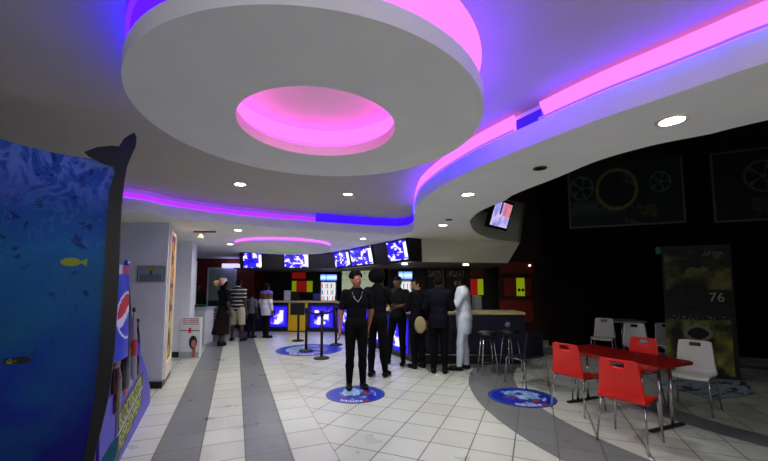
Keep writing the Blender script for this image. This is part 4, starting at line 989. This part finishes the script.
MB().sheet(lambda s, q: M @ Vector((-WL + WL * s + bowx(q) * s, q * (top_z(s) - .004), -.02)), 12, 16).build('card_backing', mat('card_dark', (12, 14, 24), .7), t, solid=.03)
# dark whale tail silhouette along the right edge
def px2(u, v):    # place on a card parallel to the print, just beyond it
    r = Vector(ray(u, v)); n = M.to_3x3() @ Vector((0, 0, 1)); o0 = Vector((SX, SY, 0)) + n * .03; d = (o0 - Vector((0, 0, CH))).dot(n) / r.dot(n); p = Vector((0, 0, CH)) + r * d - Vector((SX, SY, 0))
    return p
outl = [(84, 152), (97, 147), (112, 145.5), (119, 146.5), (124, 138.5), (130, 134.5), (134.5, 132.5), (136.5, 137), (135.5, 146), (131, 156), (127, 166), (124.5, 180), (121.5, 205), (120, 240), (118.5, 280), (117, 310), (114.5, 350), (109, 395), (101, 430), (93, 461), (84, 500), (72, 500), (84, 461), (94, 400), (100, 340), (104, 280), (106.5, 230), (109.5, 190), (114.5, 173), (113, 166), (100, 162), (88, 156)]
pts = [px2(*p) for p in outl]; n_ = M.to_3x3() @ Vector((0, 0, 1)) * .015
mb = MB(); k = len(pts); mb.add(pts + [p - n_ for p in pts], [tuple(range(k)), tuple(range(k, 2 * k))[::-1]] + [(i, k + i, k + (i + 1) % k, (i + 1) % k) for i in range(k)])
mb.build('whale_tail', mat('whale_black', (11, 11, 15), .45), t)
# support feet
MB().box(-WL + .2, -WL + .25, 0, .5, -.6, -.03, M).build('support_strut', mat('card_dark', (12, 14, 24), .7), t); MB().box(-.6, -.55, 0, .5, -.5, -.03, M).build('support_strut', mat('card_dark', (12, 14, 24), .7), t)
# teal wave card at its foot
mb = MB(); wp = [(0, 0), (.16, 0), (.2, .1), (.235, .28), (.25, .42), (.2, .36), (.12, .2), (0, .1)]
mb.prism([(a - .17, b + .12) for a, b in wp], -.10, -.085, M); mb.build('wave_card', mat('teal_card', (30, 110, 130), .5, noise=.3, nscale=14), t)

# drink standee along the corridor side
def kp(y): return Vector((-.78 - .477 * y, y, 0))
dk = Vector((-.477, 1, 0)).normalized(); nk_ = Vector((dk.y, -dk.x, 0))      # front of the board looks to the corridor
y0 = 2.8; OB = kp(y0); t = thing('drinks_standee', 'leaning blue cola advertising standee with bottle and can cut-outs', 'standee', tuple(OB))
Lk = (kp(5.05) - OB).length
lean = -.03
Mk = frame((0, 0, 0), dk, Vector((0, 0, 1)) + nk_ * lean)    # x along the board, y up
def Lof(y): return (kp(y) - OB).length
base = [(0, 0), (Lof(5.05), 0), (Lof(5.05), .2), (Lof(4.75), .5), (Lof(4.4), .76), (Lof(4.2), .80), (Lof(4.1), .66), (0, .68)]
mb = MB(); mb.prism(base, -.02, 0, Mk); mb.build('base_card', mat('cola_blue', (62, 52, 190), .4, noise=.15, nscale=3), t)
back = [(0, .6), (Lof(4.35), .6), (Lof(4.3), .85), (Lof(4.05), 1.1), (Lof(3.8), 1.2), (0, 1.25)]
mb = MB(); mb.prism(back, -.035, -.021, Mk); mb.build('pale_card', mat('pale_lilac_card', (150, 145, 190), .5), t)
def bottle(x, z0, Hb, r, cols, name):
    b = thing  # parts are flat-relief cut-outs with rounded depth
    prof = [(r * .9, 0), (r, .03), (r, Hb * .25), (r * .88, Hb * .33), (r, Hb * .45), (r * .95, Hb * .6), (r * .45, Hb * .82), (r * .3, Hb * .88), (r * .3, Hb * .94)]
    mb = MB(); mb.smooth = True; mb.lathe([(0, 0)] + prof + [(0, Hb * .94)], 20, Mk @ Matrix.Translation((x, z0, .0)) @ Matrix.Rotation(-PI / 2, 4, 'X') @ Matrix.Diagonal((1, .35, 1, 1)))
    o = mb.build('bottle_cutout', cols[0], t)
    mb = MB(); mb.smooth = True; mb.lathe([(0, Hb * .94), (r * .36, Hb * .94), (r * .36, Hb), (0, Hb)], 16, Mk @ Matrix.Translation((x, z0, .0)) @ Matrix.Rotation(-PI / 2, 4, 'X') @ Matrix.Diagonal((1, .5, 1, 1))); c = mb.build('cap', cols[1], o)
    mb = MB(); mb.smooth = True; mb.lathe([(r * 1.02, Hb * .34), (r * 1.03, Hb * .36), (r * 1.03, Hb * .54), (r * 1.02, Hb * .56)], 20, Mk @ Matrix.Translation((x, z0, .0)) @ Matrix.Rotation(-PI / 2, 4, 'X') @ Matrix.Diagonal((1, .37, 1, 1))); c = mb.build('bottle_label', cols[2], o)
cola = mat('cola_brown', (70, 26, 20), .15); dkb = mat('dark_cola', (22, 14, 16), .2); lab = mat('label_blue', (40, 60, 190), .3); wl = mat('label_white', (210, 210, 225), .4); capb = mat('cap_violet', (110, 90, 230), .3); orange = mat('orange_drink', (190, 90, 40), .3)
bottle(Lof(3.56), .62, 1.22, .12, (dkb, lab, mat('label_dark', (30, 30, 60), .3)), 'b')
bottle(Lof(4.15), .6, .62, .07, (dkb, black, lab), 'b')
bottle(Lof(3.93), .6, .76, .09, (mat('grey_bottle', (120, 115, 130), .3), black, mat('label_red', (150, 30, 30), .3)), 'b')
bottle(Lof(3.25), .5, .52, .10, (cola, cola, cola), 'b')
bottle(Lof(3.15), .9, 1.12, .13, (cola, capb, lab), 'b')
# big can face with the round emblem
g8 = vnoise(88)
def can(s, q):
    X, Y = (s - .5) * 1.0, (q - .46) * 1.55; R = math.hypot(X / .36, Y / .36)
    if R < 1:
        w_ = .22 * math.sin(X * 6 + .6)
        return (215, 35, 40) if Y > .06 + w_ * .5 else ((240, 240, 250) if Y > -.08 + w_ * .6 else (40, 70, 200))
    if R < 1.12: return (230, 235, 250)
    if q > .9: return (170, 40, 70) if .25 < s < .75 else (220, 215, 235)
    return mix((30, 50, 190), (60, 90, 225), fbm(g8, s * 5, q * 9))
Cx = Lof(3.02)
painted('emblem_can', lambda s, q: Mk @ Vector((Cx - .27 + .54 * s, 1.0 + .76 * q, .062 + .05 * math.sin(PI * s))), 44, 80, can, paintmat('can_print', .3), t, solid=.004)
lt = mat('lime_lettering', (190, 198, 96), .5); lg = mat('dark_lettering_back', (44, 60, 70), .5)
xm = Lof(3.86)
mb = MB(); mb.prism([(xm - .72, .04), (xm + .62, .18), (xm + .72, .56), (xm - .66, .47)], .001, .004, Mk); mb.build('lettering_patch', lg, t)
Rm = Matrix.Rotation(math.radians(5), 4, 'Z')
Mflip = Mk
textobj('slogan_upper', 'BLOCKBUSTER', .2, lt, Mflip @ Matrix.Translation((xm, .41, .006)) @ Rm, t, sx=.86)
textobj('slogan_lower', 'REFRESHMENT', .2, lt, Mflip @ Matrix.Translation((xm, .21, .006)) @ Rm, t, sx=.86)
mb = MB(); mb.prism([(xm - .68, .255), (xm + .66, .375), (xm + .66, .39), (xm - .68, .27)], .005, .007, Mk); mb.build('slogan_line', wl, t)
mb = MB(); mb.lathe([(0, .0), (.07, .0), (.07, .004), (0, .004)], 24, Mk @ Matrix.Translation((xm - .28, .60, .002))); mb.build('round_emblem', mat('emblem_red', (190, 40, 60), .4), t)
textobj('brand_lettering', 'pepsi', .13, mat('lettering_white', (190, 195, 240), .4), Mk @ Matrix.Translation((xm - .02, .61, .004)) @ Rm, t)

# plaque on the white pillar
a = aty(138, 266, 5.755); b = aty(165, 281.5, 5.755); t = thing('wall_plaque', 'small grey framed notice on the white pillar', 'sign', (a[0], a[1] - .004, b[2])); W_, H_ = b[0] - a[0], a[2] - b[2]
MB().box(0, W_, -.012, 0, 0, H_).build('frame', mat('plaque_frame', (110, 118, 126), .5), t)
painted('notice', lambda s, q: (.015 + (W_ - .03) * s, -.014, .015 + (H_ - .03) * q), 40, 20, lambda s, q: (92, 108, 116) if q < .45 and abs(s - .5) < .42 and int(s * 40) % 3 else ((150, 150, 60) if q > .72 and abs(s - .5) < .12 else ((70, 76, 50) if abs(s - .5) < .06 and q > .4 else (142, 152, 168))), paintmat('plaque_print', .5), t)
# mosaic strip on the side of the pillar
A = Vector(P0 + (0,)); B = Vector((-3.88, 6.65, 0)); d = (B - A); dn = d.normalized(); nf = Vector((dn.y, -dn.x, 0)); t = thing('mosaic_column', 'warm lit column of orange and brown mosaic set in the pillar side', 'wall decoration', tuple(A + nf * .004))
g9 = vnoise(91, 40); L_ = d.length
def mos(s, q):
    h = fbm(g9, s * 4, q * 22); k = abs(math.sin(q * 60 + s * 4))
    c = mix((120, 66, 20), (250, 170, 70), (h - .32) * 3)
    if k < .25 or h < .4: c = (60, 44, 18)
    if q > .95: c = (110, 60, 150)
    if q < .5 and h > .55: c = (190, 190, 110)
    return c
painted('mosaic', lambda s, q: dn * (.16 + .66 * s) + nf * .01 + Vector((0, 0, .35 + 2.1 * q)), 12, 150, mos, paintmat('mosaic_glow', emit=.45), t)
mb = MB(); Mm = frame((0, 0, 0), dn, (0, 0, 1))
for q in ((.1, .16, .1, 2.5), (.82, .88, .1, 2.5), (.16, .82, .1, .35), (.16, .82, 2.45, 2.5)): mb.box(q[0], q[1], q[2], q[3], 0, .03, Mm)
mb.build('white_surround', mat('warm_white', (235, 225, 205), .5), t)
x, y = -3.55, 7.0
l = area('mosaic_light', (-3.35, 6.4, 2.55), (0, 0, 0), .25, .25, 5, (1, .62, .25))
# floor display box with a portrait
x0, y0_ = atz(180.5, 357); x1 = atz(201, 357)[0]; t = thing('advert_box', 'white floor display box with a red badge and a portrait of a woman', 'display', (x0, y0_ - .08, 0)); W_ = x1 - x0
MB().box(0, W_, 0, .10, 0, .88).build('box', white, t, bevel=.01)
def ad(s, q):
    if q > .82: return (170, 90, 90) if int(s * 40) % 3 and .12 < s < .9 and (int(q * 60) % 3) else (215, 222, 225)
    if math.hypot((s - .5) / 1.2, q - .68) < .07: return (200, 20, 40)
    if abs(q - .68) < .012: return (140, 60, 80)
    R = math.hypot((s - .68) / .21, (q - .38) / .17)
    if math.hypot((s - .72) / .12, (q - .34) / .1) < 1: return (190, 120, 95)
    if R < 1: return (30, 20, 20)
    if abs(s - .72) < .09 and q < .3: return (170, 100, 80)
    if q < .14: return (160, 170, 170)
    return (208, 216, 220)
painted('advert_print', lambda s, q: (.01 + (W_ - .02) * s, -.004, .01 + .86 * q), 44, 80, ad, paintmat('advert_print', .5), t)
x, y = atz(198, 345); t = thing('white_desk', 'white reception desk half hidden behind the portrait box', 'desk', (x - .22, y + .1, 0)); MB().box(-.25, .33, 0, .5, 0, .95).build('body', white, t, bevel=.01); MB().box(-.3, .38, -.04, .54, .95, .99).build('top', mat('desk_top', (200, 205, 210), .3), t, bevel=.01)
MB().box(-.1, .2, .1, .3, .0, .06).build('x', mat('green_box', (40, 90, 60), .5), loc=(x - .2, y + .1, .995)); o = bpy.context.scene.objects['x']; o.name = 'leaflet_box'; tag(o, 'small green and dark leaflet box on the white desk', 'box')
# white panel catching light in the doorway
x, y, z = aty(192, 270, 10.4); o = MB().box(-.12, .12, 0, .05, 0, 2.3).build('door_jamb', wallp, loc=(x, y, 0)); struct(o); o.name = 'trim_1'
# white door-like roll-up in the back, lit sign
a = aty(210, 268, 13.5); b = aty(234, 329, 13.5); t = thing('banner_stand', 'tall pale banner stand against the red wall behind the woman in black', 'banner', (a[0], 13.45, 0)); W_ = b[0] - a[0]
def ban(s, q):
    if q < .3 and abs(s - .3) < .18: return (170, 50, 50) if int(q * 40) % 2 else (200, 200, 200)
    if abs(q - .4) < .05 and s < .5: return (40, 44, 50)
    return mix((150, 175, 155), (190, 200, 200), s)
painted('banner_print', lambda s, q: (W_ * s, -.012, .04 + 2.16 * q), 24, 50, ban, paintmat('banner_print', .6), t); mb = MB()
for q in ((-.05, 0, 0, 2.24), (W_, W_ + .05, 0, 2.24), (-.05, W_ + .05, 2.2, 2.25), (-.05, W_ + .05, 0, .04)): mb.box(q[0], q[1], -.02, .02, q[2], q[3])
mb.build('frame', white, t)
a = aty(222, 263.6, 13.3); b = aty(237, 267.6, 13.3); tag(MB().box(0, b[0] - a[0], 0, .3, b[2] - a[2], 0).build('lit_sign', mat('lit_sign', (200, 200, 255), .4, emit=1.6, ecol=(170, 170, 255)), loc=a), 'small glowing bluish white sign above the pale banner', 'sign')
# track spot lamp
x, y = atz(205, 231, ZS); t = thing('track_spot', 'white ceiling spot lamp on a short track above the mosaic pillar', 'spot lamp', (x, y, ZS)); MB().box(-.2, .2, -.02, .02, -.03, 0).build('track', mat('grey_plastic', (90, 92, 95), .4), t)
mb = MB(); mb.smooth = True; mb.lathe([(0, 0), (.03, 0), (.05, .1), (.045, .1), (0, .08)], 16, Matrix.Translation((-.05, 0, -.06)) @ Matrix.Rotation(math.radians(150), 4, 'X')); mb.build('lamp_head', white, t)
